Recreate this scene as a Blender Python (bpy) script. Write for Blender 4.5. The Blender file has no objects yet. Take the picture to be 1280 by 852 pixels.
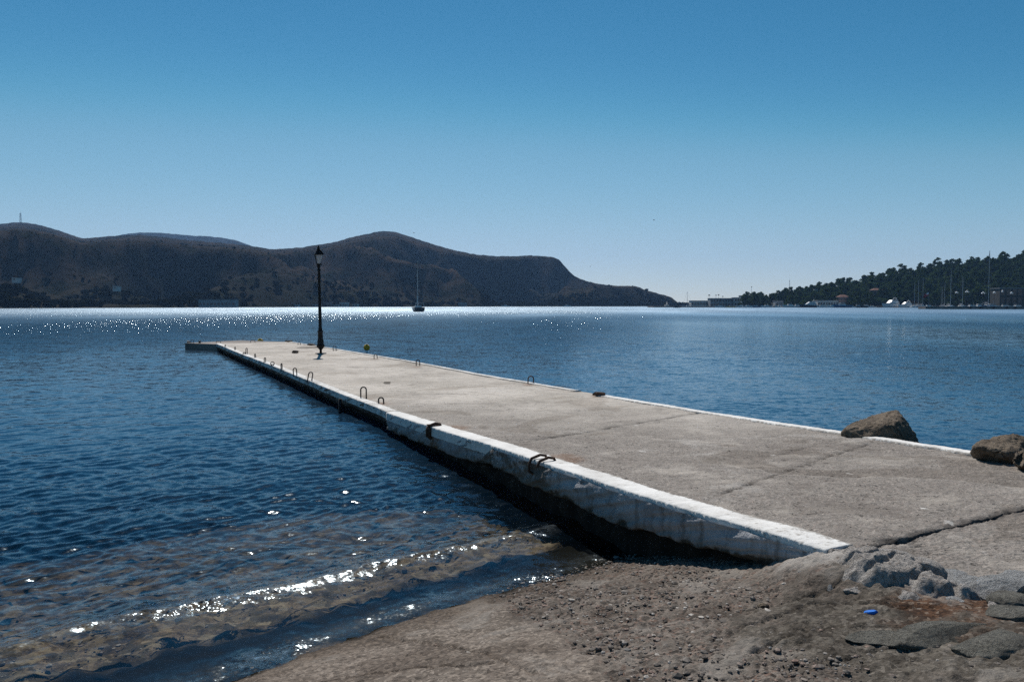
import bpy, math, random
import numpy as np
from mathutils import Vector, Matrix
random.seed(7); RNG = np.random.default_rng(7)
SC = bpy.context.scene; COL = SC.collection
R = math.radians
# ------------------------------------------------------------------ camera numbers
F = 1000.; HOR = 381.; ZC = 2.0
PITCH = math.atan((426 - HOR) / F)
def ray(px, py):
    x = (px - 640) / F; u = -(py - 426) / F
    c, s = math.cos(PITCH), math.sin(PITCH)
    return x, c + u * s, -s + u * c
def at(px, py, z=0.):                       # point on the level z seen at a pixel
    d = ray(px, py); t = (z - ZC) / d[2]
    return d[0] * t, d[1] * t
def far(px, py, Y):                         # point at forward distance Y
    d = ray(px, py); t = Y / d[1]
    return d[0] * t, Y, ZC + d[2] * t
# ------------------------------------------------------------------ numpy noise
PERM = np.random.default_rng(3).permutation(256); PERM = np.concatenate([PERM, PERM])
ANG = np.random.default_rng(4).uniform(0, 2 * np.pi, 256); GX, GY = np.cos(ANG), np.sin(ANG)
def perlin(x, y):
    x = np.asarray(x, float); y = np.asarray(y, float)
    xi = np.floor(x).astype(int); yi = np.floor(y).astype(int); xf = x - xi; yf = y - yi
    u = xf ** 3 * (xf * (xf * 6 - 15) + 10); v = yf ** 3 * (yf * (yf * 6 - 15) + 10)
    xi &= 255; yi &= 255
    def g(ix, iy, dx, dy):
        h = PERM[PERM[ix & 255] + (iy & 255)]; return GX[h] * dx + GY[h] * dy
    a = g(xi, yi, xf, yf); b = g(xi + 1, yi, xf - 1, yf); c = g(xi, yi + 1, xf, yf - 1); d = g(xi + 1, yi + 1, xf - 1, yf - 1)
    return ((a + u * (b - a)) * (1 - v) + (c + u * (d - c)) * v) * 1.4
def fbm(x, y, n=4, g=.5):
    s = 0; a = 1.
    for i in range(n):
        s = s + a * perlin(x * 2 ** i + 17.3 * i, y * 2 ** i - 9.1 * i); a *= g
    return s
def sstep(a, b, x):
    t = np.clip((x - a) / (b - a), 0, 1); return t * t * (3 - 2 * t)
def segdist(x, y, pts):
    d = np.full(np.shape(x), 1e9)
    for (ax, ay), (bx, by) in zip(pts[:-1], pts[1:]):
        ex, ey = bx - ax, by - ay; t = np.clip(((x - ax) * ex + (y - ay) * ey) / (ex * ex + ey * ey), 0, 1)
        d = np.minimum(d, np.hypot(x - ax - t * ex, y - ay - t * ey))
    return d
# ------------------------------------------------------------------ mesh helpers
class MB:
    def __init__(s): s.v = []; s.f = []; s.m = []
    def add(s, vs, fs, mi=0):
        o = len(s.v); s.v += [tuple(v) for v in vs]; s.f += [tuple(i + o for i in f) for f in fs]; s.m += [mi] * len(fs); return s
    def box(s, c, d, rz=0, mi=0, tap=1.):
        co, si = math.cos(rz), math.sin(rz); vs = []
        for z in (-1, 1):
            k = tap if z > 0 else 1
            for x, y in ((-1, -1), (1, -1), (1, 1), (-1, 1)):
                a, b = x * d[0] / 2 * k, y * d[1] / 2 * k
                vs.append((c[0] + a * co - b * si, c[1] + a * si + b * co, c[2] + z * d[2] / 2))
        return s.add(vs, [(3, 2, 1, 0), (4, 5, 6, 7), (0, 1, 5, 4), (1, 2, 6, 5), (2, 3, 7, 6), (3, 0, 4, 7)], mi)
    def tube(s, pts, r, n=8, mi=0, cap=True):
        pts = [Vector(p) for p in pts]; rs = r if isinstance(r, (list, tuple)) else [r] * len(pts); vs = []
        up = None
        for i, p in enumerate(pts):
            t = (pts[min(i + 1, len(pts) - 1)] - pts[max(i - 1, 0)]).normalized()
            if up is None: up = t.orthogonal().normalized()
            up = (up - t * up.dot(t)).normalized(); w = t.cross(up)
            for k in range(n):
                a = 2 * math.pi * k / n; vs.append(p + (up * math.cos(a) + w * math.sin(a)) * rs[i])
        fs = [(i * n + k, i * n + (k + 1) % n, (i + 1) * n + (k + 1) % n, (i + 1) * n + k) for i in range(len(pts) - 1) for k in range(n)]
        if cap: fs += [tuple(range(n))[::-1], tuple(range((len(pts) - 1) * n, len(pts) * n))]
        return s.add(vs, fs, mi)
    def lathe(s, prof, n=16, c=(0, 0, 0), mi=0, rot=0, sx=1.):
        vs = []
        for r, z in prof:
            for k in range(n):
                a = 2 * math.pi * k / n + rot; vs.append((c[0] + r * math.cos(a) * sx, c[1] + r * math.sin(a), c[2] + z))
        fs = [(i * n + k, i * n + (k + 1) % n, (i + 1) * n + (k + 1) % n, (i + 1) * n + k) for i in range(len(prof) - 1) for k in range(n)]
        fs += [tuple(range(n))[::-1], tuple(range((len(prof) - 1) * n, len(prof) * n))]
        return s.add(vs, fs, mi)
    def loft(s, secs, mi=0, cap=True):
        n = len(secs[0]); vs = [v for sec in secs for v in sec]
        fs = [(i * n + k, i * n + (k + 1) % n, (i + 1) * n + (k + 1) % n, (i + 1) * n + k) for i in range(len(secs) - 1) for k in range(n)]
        if cap: fs += [tuple(range(n))[::-1], tuple(range((len(secs) - 1) * n, len(secs) * n))]
        return s.add(vs, fs, mi)
    def build(s, name, mats, parent=None, smooth=False, loc=None):
        me = bpy.data.meshes.new(name); me.from_pydata(s.v, [], s.f)
        mats = mats if isinstance(mats, (list, tuple)) else [mats]
        for m in mats: me.materials.append(m)
        if len(mats) > 1: me.polygons.foreach_set('material_index', s.m)
        if smooth: me.polygons.foreach_set('use_smooth', [True] * len(me.polygons))
        me.update()
        o = bpy.data.objects.new(name, me); COL.objects.link(o)
        if parent is not None: o.parent = parent
        if loc is not None: o.location = loc
        return o
def np_mesh(name, V, Q, mat, smooth=True, attrs=None, parent=None):
    me = bpy.data.meshes.new(name); k = Q.shape[1]
    me.vertices.add(len(V)); me.vertices.foreach_set('co', np.ascontiguousarray(V, np.float32).ravel())
    me.loops.add(Q.size); me.loops.foreach_set('vertex_index', np.ascontiguousarray(Q, np.int32).ravel())
    me.polygons.add(len(Q)); me.polygons.foreach_set('loop_start', np.arange(0, Q.size, k, dtype=np.int32))
    me.polygons.foreach_set('loop_total', np.full(len(Q), k, np.int32))
    me.polygons.foreach_set('use_smooth', np.full(len(Q), smooth))
    me.update(calc_edges=True); me.validate()
    for n, a in (attrs or {}).items():
        me.attributes.new(n, 'FLOAT', 'POINT').data.foreach_set('value', np.ascontiguousarray(a, np.float32).ravel())
    me.materials.append(mat)
    o = bpy.data.objects.new(name, me); COL.objects.link(o)
    if parent is not None: o.parent = parent
    return o
def grid_quads(nr, nc, flip=False):
    i = np.arange(nr - 1)[:, None] * nc + np.arange(nc - 1)[None, :]
    q = np.stack([i, i + 1, i + nc + 1, i + nc], -1).reshape(-1, 4)
    return q[:, ::-1] if flip else q
def tag(o, label=None, cat=None, group=None, kind=None):
    for k, v in (('label', label), ('category', cat), ('group', group), ('kind', kind)):
        if v: o[k] = v
    return o
def empty(name, loc=(0, 0, 0), rz=0, label=None, cat=None, group=None):
    o = bpy.data.objects.new(name, None); COL.objects.link(o); o.location = loc; o.rotation_euler = (0, 0, rz); o.empty_display_size = .2
    return tag(o, label, cat, group)
KIDS = {}
def dup(o, loc=None, rz=None, label=None, scale=None, group=None):
    c = o.copy(); COL.objects.link(c)
    for ch in [x for x in COL.objects if x.parent == o]:
        d = ch.copy(); COL.objects.link(d); d.parent = c
        for g in [x for x in COL.objects if x.parent == ch]:
            e = g.copy(); COL.objects.link(e); e.parent = d
    if loc is not None: c.location = loc
    if rz is not None: c.rotation_euler = (0, 0, rz)
    if scale is not None: c.scale = (scale,) * 3 if not isinstance(scale, tuple) else scale
    if label: c['label'] = label
    if group: c['group'] = group
    return c
# ------------------------------------------------------------------ material helpers
class NT:
    def __init__(s, name):
        s.m = bpy.data.materials.new(name); s.m.use_nodes = True; s.t = s.m.node_tree; s.t.nodes.clear()
        s.out = s.t.nodes.new('ShaderNodeOutputMaterial'); s.pos = None
    def n(s, typ, **kw):
        nd = s.t.nodes.new(typ)
        for k, v in kw.items():
            if hasattr(nd, k): setattr(nd, k, v)
            else: s.set(nd, k, v)
        return nd
    def set(s, nd, k, v):
        i = nd.inputs[k.replace('_', ' ')] if isinstance(k, str) else nd.inputs[k]
        if isinstance(v, bpy.types.NodeSocket): s.t.links.new(v, i)
        else: i.default_value = v
    def P(s):
        if s.pos is None: s.pos = s.n('ShaderNodeNewGeometry').outputs['Position']
        return s.pos
    def O(s): return s.n('ShaderNodeTexCoord').outputs['Object']
    def noise(s, sc, det=4, rough=.55, vec=None, col=False, dist=0., st=None):
        v = vec if vec is not None else s.P()
        if st: v = s.vm('MULTIPLY', v, st)
        nd = s.n('ShaderNodeTexNoise'); s.set(nd, 'Vector', v); s.set(nd, 'Scale', sc); s.set(nd, 'Detail', det); s.set(nd, 'Roughness', rough); s.set(nd, 'Distortion', dist)
        return nd.outputs['Color' if col else 'Fac']
    def voro(s, sc, feat='F1', out='Distance', vec=None, rnd=1.):
        nd = s.n('ShaderNodeTexVoronoi', feature=feat); s.set(nd, 'Vector', vec if vec is not None else s.P()); s.set(nd, 'Scale', sc); s.set(nd, 'Randomness', rnd); return nd.outputs[out]
    def ma(s, op, a, b=0., c=None, clamp=False):
        nd = s.n('ShaderNodeMath', operation=op, use_clamp=clamp); s.set(nd, 0, a); s.set(nd, 1, b)
        if c is not None: s.set(nd, 2, c)
        return nd.outputs[0]
    def vm(s, op, a, b):
        nd = s.n('ShaderNodeVectorMath', operation=op); s.set(nd, 0, a); s.set(nd, 1, b); return nd.outputs[0]
    def mr(s, x, a, b, c=0., d=1.):
        nd = s.n('ShaderNodeMapRange', interpolation_type='SMOOTHSTEP'); s.set(nd, 0, x); s.set(nd, 1, a); s.set(nd, 2, b); s.set(nd, 3, c); s.set(nd, 4, d); return nd.outputs[0]
    def mix(s, f, a, b, blend='MIX'):
        nd = s.n('ShaderNodeMix', data_type='RGBA', blend_type=blend); s.set(nd, 0, f)
        s.set(nd, 6, a if isinstance(a, bpy.types.NodeSocket) else (*a, 1)); s.set(nd, 7, b if isinstance(b, bpy.types.NodeSocket) else (*b, 1)); return nd.outputs[2]
    def attr(s, name): return s.n('ShaderNodeAttribute', attribute_name=name).outputs['Fac']
    def sep(s, v):
        nd = s.n('ShaderNodeSeparateXYZ'); s.set(nd, 0, v); return nd.outputs
    def bump(s, h, st=.5, dist=.01, nrm=None):
        nd = s.n('ShaderNodeBump'); s.set(nd, 'Height', h); s.set(nd, 'Strength', st); s.set(nd, 'Distance', dist)
        if nrm is not None: s.set(nd, 'Normal', nrm)
        return nd.outputs[0]
    def pbsdf(s, col, rough=.8, nrm=None, spec=.3, metal=0.):
        nd = s.n('ShaderNodeBsdfPrincipled'); s.set(nd, 'Base Color', col if isinstance(col, bpy.types.NodeSocket) else (*col, 1)); s.set(nd, 'Roughness', rough)
        s.set(nd, 'Specular IOR Level', spec); s.set(nd, 'Metallic', metal)
        if nrm is not None: s.set(nd, 'Normal', nrm)
        return nd.outputs[0]
    def done(s, sh): s.t.links.new(sh, s.out.inputs['Surface']); return s.m
def simple(name, col, rough=.6, var=.25, sc=3., metal=0., spec=.3, bump=0.):
    t = NT(name); nz = t.noise(sc, 5, .6, vec=t.O())
    c = t.mix(t.mr(nz, .3, .7), tuple(k * (1 - var) for k in col), tuple(min(1, k * (1 + var)) for k in col))
    nrm = t.bump(nz, .4, bump) if bump else None
    return t.done(t.pbsdf(c, rough, nrm, spec, metal))
# ------------------------------------------------------------------ shore layout
def zdeck(y): return .3 + np.clip((12.5 - np.asarray(y, float)) / 7.7, 0, 1) * .3
LEFT = [(-12.98, 35.05), (-9.48, 27.85), (-6.72, 22.34), (-4.04, 16.79), (-3.16, 15.0), (-2.26, 13.23), (-1.93, 12.5), (-.93, 10.3), (-.2, 8.79), (.44, 7.29), (.98, 6.06), (1.38, 5.26), (1.7, 4.66), (1.83, 4.44)]
RIGHT = [(-10.28, 36.95), (-5.82, 29.04), (-2.79, 23.58), (-.78, 19.5), (.83, 16.62), (1.42, 15.6), (1.78, 14.9), (3.2, 12.4), (3.86, 10.7), (4.38, 9.41), (4.75, 8.42), (4.9, 7.9), (5.0, 7.2), (5.0, 6.5)]
CRACK = [(1.83, 4.42), (2.3, 4.74), (2.76, 5.03), (3.21, 5.33), (3.78, 5.71), (4.3, 6.05), (5.0, 6.5)]
J1 = [(-.02, 8.95), (.05, 9.05), (.58, 9.63), (1.26, 10.48), (2.55, 12.06), (2.9, 12.5)]
J2 = [(1.45, 5.9), (1.65, 6.16), (2.19, 6.79), (2.95, 7.71), (4.15, 9.12)]
J3 = [(2.3, 7.9), (2.8, 8.2), (3.3, 8.75), (3.9, 9.4), (4.3, 9.7)]
WX, WY = .65, -.76
def d_left(x, y): return (WX * x + WY * (y - 5.54)) + .09 * perlin(x * .9 + 5, y * .9) + .03 * perlin(x * 4, y * 4)
def d_right(x, y): return -.15 * (x - 4.7) - .99 * (y - 7.75) + .1 * perlin(x * 1.3 + 9, y * 1.3)
def side_pier(x, y): return (x - (-4.04 + .485 * (16.79 - y)) - 2.2) * .9     # + on the far (right) side of the pier axis
def ground_z(x, y):
    dl, dr = d_left(x, y), d_right(x, y)
    zl = np.where(dl > 0, .75 * np.tanh(.26 * dl / .75), np.where(dl > -5, .125 * dl, -.625 + .3 * (dl + 5)))
    zr = np.where(dr > 0, .62 * np.tanh(.7 * dr / .62), .55 * dr)
    z = np.minimum(zl, zr) + .095 * sstep(.62, .12, np.hypot((x - 1.86) * 1.15, y - 4.44))
    return np.maximum(z, -7 + .6 * perlin(x * .02, y * .02)), np.minimum(dl, dr), dl
def polar(r, th):
    rr, tt = np.meshgrid(r, th, indexing='ij'); return rr * np.sin(tt), rr * np.cos(tt)
# ================================================================== MATERIALS
def concrete_nodes(t, base, dark, spec_amt=.5, scale=1.):
    big = t.noise(.55 * scale, 5, .6); med = t.noise(5 * scale, 6, .65); fine = t.noise(60 * scale, 4, .7)
    cell = t.voro(75 * scale, out='Color'); cv = t.sep(cell)[0]
    c = t.mix(t.mr(big, .35, .68), base, dark)
    c = t.mix(t.ma('MULTIPLY', t.mr(med, .45, .75), .55), c, tuple(k * .62 for k in dark))
    c = t.mix(t.ma('MULTIPLY', t.mr(med, .2, .42, 1, 0), .35), c, tuple(min(.8, k * 1.25) for k in base))
    return c, fine, cv, med, big
def m_deck():
    t = NT('weathered_concrete'); near = t.attr('near'); cr = t.attr('crack')
    c, fine, cv, med, big = concrete_nodes(t, (.53, .48, .42), (.39, .35, .30))
    # brushed streaks running across the older far slabs
    st = t.noise(3.2, 4, .6, st=(.35, 2.2, 1.)); c = t.mix(t.ma('MULTIPLY', t.mr(st, .5, .72), .35), c, (.27, .25, .23))
    cv2 = t.sep(t.voro(34, out='Color'))[1]
    rough_c = t.mix(t.mr(cv, .1, .9), (.085, .073, .064), (.55, .485, .425)); rough_c = t.mix(t.ma('MULTIPLY', t.mr(cv2, .55, .95), .6), rough_c, (.40, .355, .31)); rough_c = t.mix(t.ma('MULTIPLY', t.mr(cv2, .25, .05), .55), rough_c, (.085, .075, .066))
    rough_c = t.mix(t.ma('MULTIPLY', t.mr(cv, .86, .93), .8), rough_c, (.36, .27, .23))
    rough_c = t.mix(t.mr(t.voro(33, out='Distance'), .1, .5, .0, .55), rough_c, (.13, .12, .11))
    pat = t.ma('MULTIPLY', near, t.mr(t.noise(1.6, 6, .66), .3, .5), clamp=True)
    c = t.mix(t.ma('MULTIPLY', pat, .8), c, rough_c)
    c = t.mix(t.ma('MULTIPLY', near, .25), c, (.225, .195, .17)); pch = t.noise(.9, 6, .7, dist=.6); c = t.mix(t.ma('MULTIPLY', t.mr(pch, .54, .62), t.ma('MULTIPLY_ADD', near, .3, .25)), c, (.17, .145, .125)); c = t.mix(t.ma('MULTIPLY', t.mr(pch, .42, .34), .35), c, (.50, .47, .43))
    c = t.mix(t.ma('MULTIPLY', t.mr(t.noise(2.6, 7, .75, st=(.5, 1.6, 1)), .57, .64), .5), c, (.15, .13, .11))
    pits = t.mr(t.voro(23), .0, .2, 1, 0); pits = t.ma('MULTIPLY', pits, t.mr(t.noise(2.2, 3), .40, .55)); pits = t.ma('MAXIMUM', pits, t.ma('MULTIPLY', t.mr(t.noise(15, 5, .7), .60, .68), t.mr(t.noise(.8, 4, .6), .38, .55)))
    c = t.mix(t.ma('MULTIPLY', pits, .75), c, (.10, .086, .074))
    c = t.mix(t.ma('MULTIPLY', t.attr('stain'), t.mr(med, .3, .6, .25, .8)), c, (.19, .105, .06))
    wv = t.vm('ADD', t.P(), t.vm('MULTIPLY', t.noise(14, 3, .6, col=True), (.12, .12, .12))); dr = t.ma('MULTIPLY', t.mr(t.voro(1.7, vec=wv), .05, .075, 1, 0), t.mr(t.noise(.5, 2), .5, .56)); c = t.mix(t.ma('MULTIPLY', dr, .8), c, (.66, .64, .60))
    pud = t.noise(.42, 5, .6, dist=1.); c = t.mix(t.mr(pud, .545, .60, 0, .5), c, t.mix(1., c, (.62, .58, .54), 'MULTIPLY')); c = t.mix(t.ma('MULTIPLY', t.ma('MULTIPLY', t.mr(pud, .545, .56), t.mr(pud, .60, .575)), .10), c, (.60, .56, .50))
    c = t.mix(cr, c, (.045, .04, .036))
    h = t.ma('ADD', t.ma('MULTIPLY', fine, .6), t.ma('MULTIPLY', cv, t.ma('MULTIPLY', near, .8)))
    h = t.ma('SUBTRACT', h, t.ma('MULTIPLY', pits, .8))
    return t.done(t.pbsdf(c, .9, t.bump(h, 1., .014), .2))
def m_white(name='whitewash'):
    t = NT(name); wear = t.attr('wear'); z = t.sep(t.P())[2]
    n1 = t.noise(3.5, 6, .68); n2 = t.noise(26, 4, .65)
    c = t.mix(t.mr(n1, .35, .7), (.74, .725, .69), (.58, .56, .525))
    mask = t.ma('ADD', t.ma('MULTIPLY', wear, .55), t.ma('ADD', t.ma('MULTIPLY', n2, .55), t.ma('MULTIPLY', n1, .35)))
    c = t.mix(t.mr(mask, .58, .66), c, (.36, .335, .30))
    c = t.mix(t.mr(mask, .72, .84), c, (.19, .175, .16))
    sp = t.ma('MULTIPLY', t.mr(t.voro(31), .0, .14, 1, 0), t.mr(n1, .5, .6)); c = t.mix(t.ma('MULTIPLY', sp, .6), c, (.2, .18, .16))
    return t.done(t.pbsdf(c, .85, t.bump(t.ma('ADD', n2, n1), .7, .012), .2))
def m_wall():
    t = NT('shaded_stained_whitewash'); wear = t.attr('wear'); z = t.sep(t.P())[2]; up = t.attr('up')
    n1 = t.noise(2.2, 6, .68); n2 = t.noise(13, 5, .65)
    c = t.mix(t.mr(n1, .35, .7), (.40, .40, .41), (.27, .27, .28))  # whitewash darker than the coping, the wall's shade put into its colour
    drip = t.noise(9, 4, .65, st=(1, 1, .12)); c = t.mix(t.ma('MULTIPLY', t.mr(drip, .5, .68), .6), c, (.11, .10, .09))
    # flaked paint showing dark concrete, algae and painted undercut shadow below the tide mark
    fl = t.ma('ADD', t.ma('MULTIPLY', wear, .6), t.ma('ADD', t.ma('MULTIPLY', n1, .6), t.ma('MULTIPLY', n2, .35)))
    c = t.mix(t.mr(fl, .66, .74), c, (.12, .108, .095))
    lev = t.ma('ADD', up, t.ma('ADD', t.ma('MULTIPLY', t.ma('SUBTRACT', n1, .5), 1.4), t.ma('MULTIPLY', t.ma('SUBTRACT', n2, .5), .16)))
    c = t.mix(t.mr(lev, .25, .6, .55, 0), c, (.13, .115, .09)); c = t.mix(t.mr(lev, .12, .26, 1, 0), c, (.05, .041, .028))
    c = t.mix(t.mr(lev, .0, .10, 1, 0), c, (.010, .009, .007))
    c = t.mix(t.ma('MULTIPLY', t.attr('rust'), t.mr(n2, .3, .6)), c, (.13, .055, .02))
    return t.done(t.pbsdf(c, .85, t.bump(t.ma('ADD', n2, n1), .8, .03), .25))
def m_ground():
    t = NT('shore_ground'); slab = t.attr('slab'); dirt = t.attr('dirt'); wet = t.attr('wet'); deep = t.attr('deep'); pav = t.attr('flag')
    n1 = t.noise(1.1, 6, .62); n2 = t.noise(9, 6, .68); fine = t.noise(70, 4, .7); cv = t.sep(t.voro(58, out='Color')); vd = t.voro(58)
    grav = t.mix(t.mr(cv[0], .05, .95), (.060, .050, .043), (.30, .262, .23))
    grav = t.mix(t.ma('MULTIPLY', t.mr(cv[1], .8, .9), .7), grav, (.25, .165, .13))
    grav = t.mix(t.ma('MULTIPLY', t.mr(n2, .42, .62), .75), grav, (.215, .195, .172))
    grav = t.mix(t.ma('MULTIPLY', t.mr(n1, .5, .75), .5), grav, (.09, .079, .069))
    con = t.mix(t.mr(n1, .35, .65), (.26, .225, .195), (.18, .155, .132))
    con = t.mix(t.ma('MULTIPLY', t.mr(n2, .52, .72), .8), con, (.075, .062, .052))
    con = t.mix(t.ma('MULTIPLY', t.mr(cv[2], .5, .9), .8), con, (.42, .37, .32)); n4 = t.noise(24, 5, .75); con = t.mix(t.ma('MULTIPLY', t.mr(n4, .54, .64), .8), con, (.07, .058, .048)); con = t.mix(t.ma('MULTIPLY', t.mr(cv[1], .35, .1), .6), con, (.09, .078, .066))
    c = t.mix(slab, grav, con)
    c = t.mix(pav, c, t.mix(t.mr(n2, .35, .65), (.19, .175, .15), (.085, .075, .062))); n5 = t.noise(28, 6, .78); c = t.mix(t.ma('MULTIPLY', pav, t.mr(n5, .5, .62)), c, (.055, .048, .04)); c = t.mix(t.ma('MULTIPLY', pav, t.ma('MULTIPLY', t.mr(cv[1], .7, .95), .7)), c, (.27, .25, .22))
    dc = t.mix(t.mr(cv[0], .1, .9), (.05, .026, .015), (.15, .08, .045)); dc = t.mix(t.ma('MULTIPLY', t.mr(cv[1], .86, .92), .8), dc, (.3, .24, .19))
    c = t.mix(dirt, c, dc)
    # sea bed: pale stones, sand and weed
    sn = t.noise(13, 7, .72, dist=.6); sv = t.voro(13, vec=t.vm('ADD', t.P(), t.vm('MULTIPLY', t.noise(16, 4, .65, col=True), (.09, .09, .09))), out='Color')
    sb = t.mix(t.mr(sn, .36, .66), (.07, .05, .032), (.34, .27, .19)); sb = t.mix(t.ma('MULTIPLY', t.mr(t.sep(sv)[0], .45, .9), .75), sb, (.36, .31, .225)); sb = t.mix(t.ma('MULTIPLY', t.mr(t.sep(sv)[1], .6, .75), .7), sb, (.05, .042, .022))
    sb = t.mix(t.ma('MULTIPLY', t.mr(t.noise(1.5, 6, .66, dist=.5), .47, .66), t.ma('SUBTRACT', 1.1, t.ma('MULTIPLY', t.attr('shal'), .8)), clamp=True), sb, (.030, .030, .018))
    c = t.mix(deep, c, t.mix(1., sb, (2.0, 2.15, 2.25), 'MULTIPLY'))
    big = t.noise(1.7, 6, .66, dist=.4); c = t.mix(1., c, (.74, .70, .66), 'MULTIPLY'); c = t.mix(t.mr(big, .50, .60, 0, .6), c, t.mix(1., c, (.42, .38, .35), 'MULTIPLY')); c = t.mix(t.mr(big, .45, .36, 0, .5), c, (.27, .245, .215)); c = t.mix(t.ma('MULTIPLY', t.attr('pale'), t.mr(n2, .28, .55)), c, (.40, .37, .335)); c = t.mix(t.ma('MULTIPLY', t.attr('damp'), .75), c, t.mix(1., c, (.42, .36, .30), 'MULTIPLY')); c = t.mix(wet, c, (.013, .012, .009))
    rough = .95
    h = t.ma('ADD', t.ma('MULTIPLY', fine, .5), t.ma('ADD', t.ma('MULTIPLY', t.ma('MULTIPLY', cv[0], t.ma('SUBTRACT', 1., slab)), .9), t.ma('MULTIPLY', n2, .6)))
    return t.done(t.pbsdf(c, rough, t.bump(h, 1., .02), t.ma('SUBTRACT', .22, t.ma('MULTIPLY', wet, .22))))
def m_water():
    t = NT('sea_water'); clear = t.attr('clear'); chop = t.attr('chop'); rg = t.attr('rough')
    # ripples below the mesh size: two noise channels tilt the facet
    def tilt(sc, det, amp, st=None):
        c = t.noise(sc, det, .6, col=True, st=st)
        v = t.vm('SUBTRACT', c, (.5, .5, .5)); return t.vm('MULTIPLY', v, (amp, amp, 0))
    w = t.vm('ADD', t.vm('ADD', t.vm('ADD', tilt(5.5, 2, .55, (1., 1.25, 0)), tilt(19, 2, .40, (1, 1, 0))), tilt(60, 1, .34, (1, 1, 0))), tilt(.7, 2, .30, (1., 1.5, 0)))
    nd = t.n('ShaderNodeVectorMath', operation='SCALE'); t.set(nd, 0, w); t.set(nd, 'Scale', chop)
    geo = t.n('ShaderNodeNewGeometry'); nrm = t.vm('ADD', geo.outputs['Normal'], nd.outputs[0])
    nn = t.n('ShaderNodeVectorMath', operation='NORMALIZE'); t.set(nn, 0, nrm); N = nn.outputs[0]
    fr = t.n('ShaderNodeFresnel'); t.set(fr, 'IOR', 1.333); t.set(fr, 'Normal', N)
    gl = t.n('ShaderNodeBsdfGlossy', distribution='GGX'); t.set(gl, 'Color', (.74, .88, .98, 1)); t.set(gl, 'Roughness', rg); t.set(gl, 'Normal', N)
    di = t.n('ShaderNodeBsdfDiffuse'); t.set(di, 'Color', (.0025, .021, .047, 1))
    tr = t.n('ShaderNodeBsdfTransparent'); t.set(tr, 'Color', (.92, .94, .92, 1))
    m1 = t.n('ShaderNodeMixShader'); t.set(m1, 0, clear); t.set(m1, 1, di.outputs[0]); t.set(m1, 2, tr.outputs[0])
    m2 = t.n('ShaderNodeMixShader'); t.set(m2, 0, fr.outputs[0]); t.set(m2, 1, m1.outputs[0]); t.set(m2, 2, gl.outputs[0])
    return t.done(m2.outputs[0])
def m_hill(name, a, b, c, sc=1.):
    t = NT(name); n1 = t.noise(.0085 * sc, 7, .66, dist=.4); n2 = t.noise(.05 * sc, 5, .68); z = t.sep(t.P())[2]
    bush = t.mr(t.voro(.16 * sc), .25, .6, 1, 0)
    col = t.mix(t.mr(n1, .42, .6), a, b); col = t.mix(t.ma('MULTIPLY', t.mr(n2, .48, .64), .75), col, c)
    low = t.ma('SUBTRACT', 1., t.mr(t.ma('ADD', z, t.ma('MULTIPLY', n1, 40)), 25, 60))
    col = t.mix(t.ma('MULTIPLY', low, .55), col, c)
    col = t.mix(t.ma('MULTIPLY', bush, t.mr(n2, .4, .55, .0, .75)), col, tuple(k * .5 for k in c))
    return t.done(t.pbsdf(col, .95, t.bump(n2, .5, 2.5), .0))
def m_leaf(name, a, b):
    t = NT(name); g = t.n('ShaderNodeNewGeometry').outputs['Random Per Island']; oi = t.n('ShaderNodeObjectInfo').outputs['Random']
    c = t.mix(g, a, b); c = t.mix(t.ma('MULTIPLY', oi, .6), c, tuple((p + q) * .35 for p, q in zip(a, b)))
    d = t.n('ShaderNodeBsdfDiffuse'); t.set(d, 'Color', c); tl = t.n('ShaderNodeBsdfTranslucent'); t.set(tl, 'Color', c)
    m = t.n('ShaderNodeMixShader'); t.set(m, 0, .25); t.set(m, 1, d.outputs[0]); t.set(m, 2, tl.outputs[0]); return t.done(m.outputs[0])
def m_rock(name, a, b, c, sc=1.):
    t = NT(name); v = t.O(); n1 = t.noise(2.2 * sc, 7, .68, vec=v); n2 = t.noise(14 * sc, 6, .7, vec=v); n3 = t.noise(60 * sc, 3, .7, vec=v)
    col = t.mix(t.mr(n1, .36, .64), a, b); col = t.mix(t.ma('MULTIPLY', t.mr(n2, .48, .68), .8), col, c)
    col = t.mix(t.ma('MULTIPLY', t.mr(n3, .6, .75), .5), col, tuple(min(.7, k * 1.7) for k in a))
    return t.done(t.pbsdf(col, .9, t.bump(t.ma('ADD', t.ma('MULTIPLY', n2, 1.), t.ma('ADD', t.ma('MULTIPLY', n3, .5), t.ma('MULTIPLY', t.mr(t.voro(4 * sc, 'DISTANCE_TO_EDGE', vec=t.vm('ADD', v, t.vm('MULTIPLY', t.noise(5 * sc, 4, .6, vec=v, col=True), (.3, .3, .3)))), 0, .04), .35))), 1., .035), .2))
def m_gravel():
    t = NT('loose_gravel'); g = t.n('ShaderNodeNewGeometry').outputs['Random Per Island']
    nd = t.n('ShaderNodeValToRGB'); t.set(nd, 0, g); e = nd.color_ramp.elements
    e[0].position = 0; e[0].color = (.06, .05, .043, 1); e[1].position = 1; e[1].color = (.46, .42, .37, 1)
    for p, c in ((.3, (.13, .112, .096)), (.6, (.22, .19, .163)), (.78, (.23, .15, .115)), (.86, (.28, .25, .22))): k = e.new(p); k.color = (*c, 1)
    return t.done(t.pbsdf(nd.outputs[0], .85, t.bump(t.noise(90, 4), .5, .004), .3))
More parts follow.
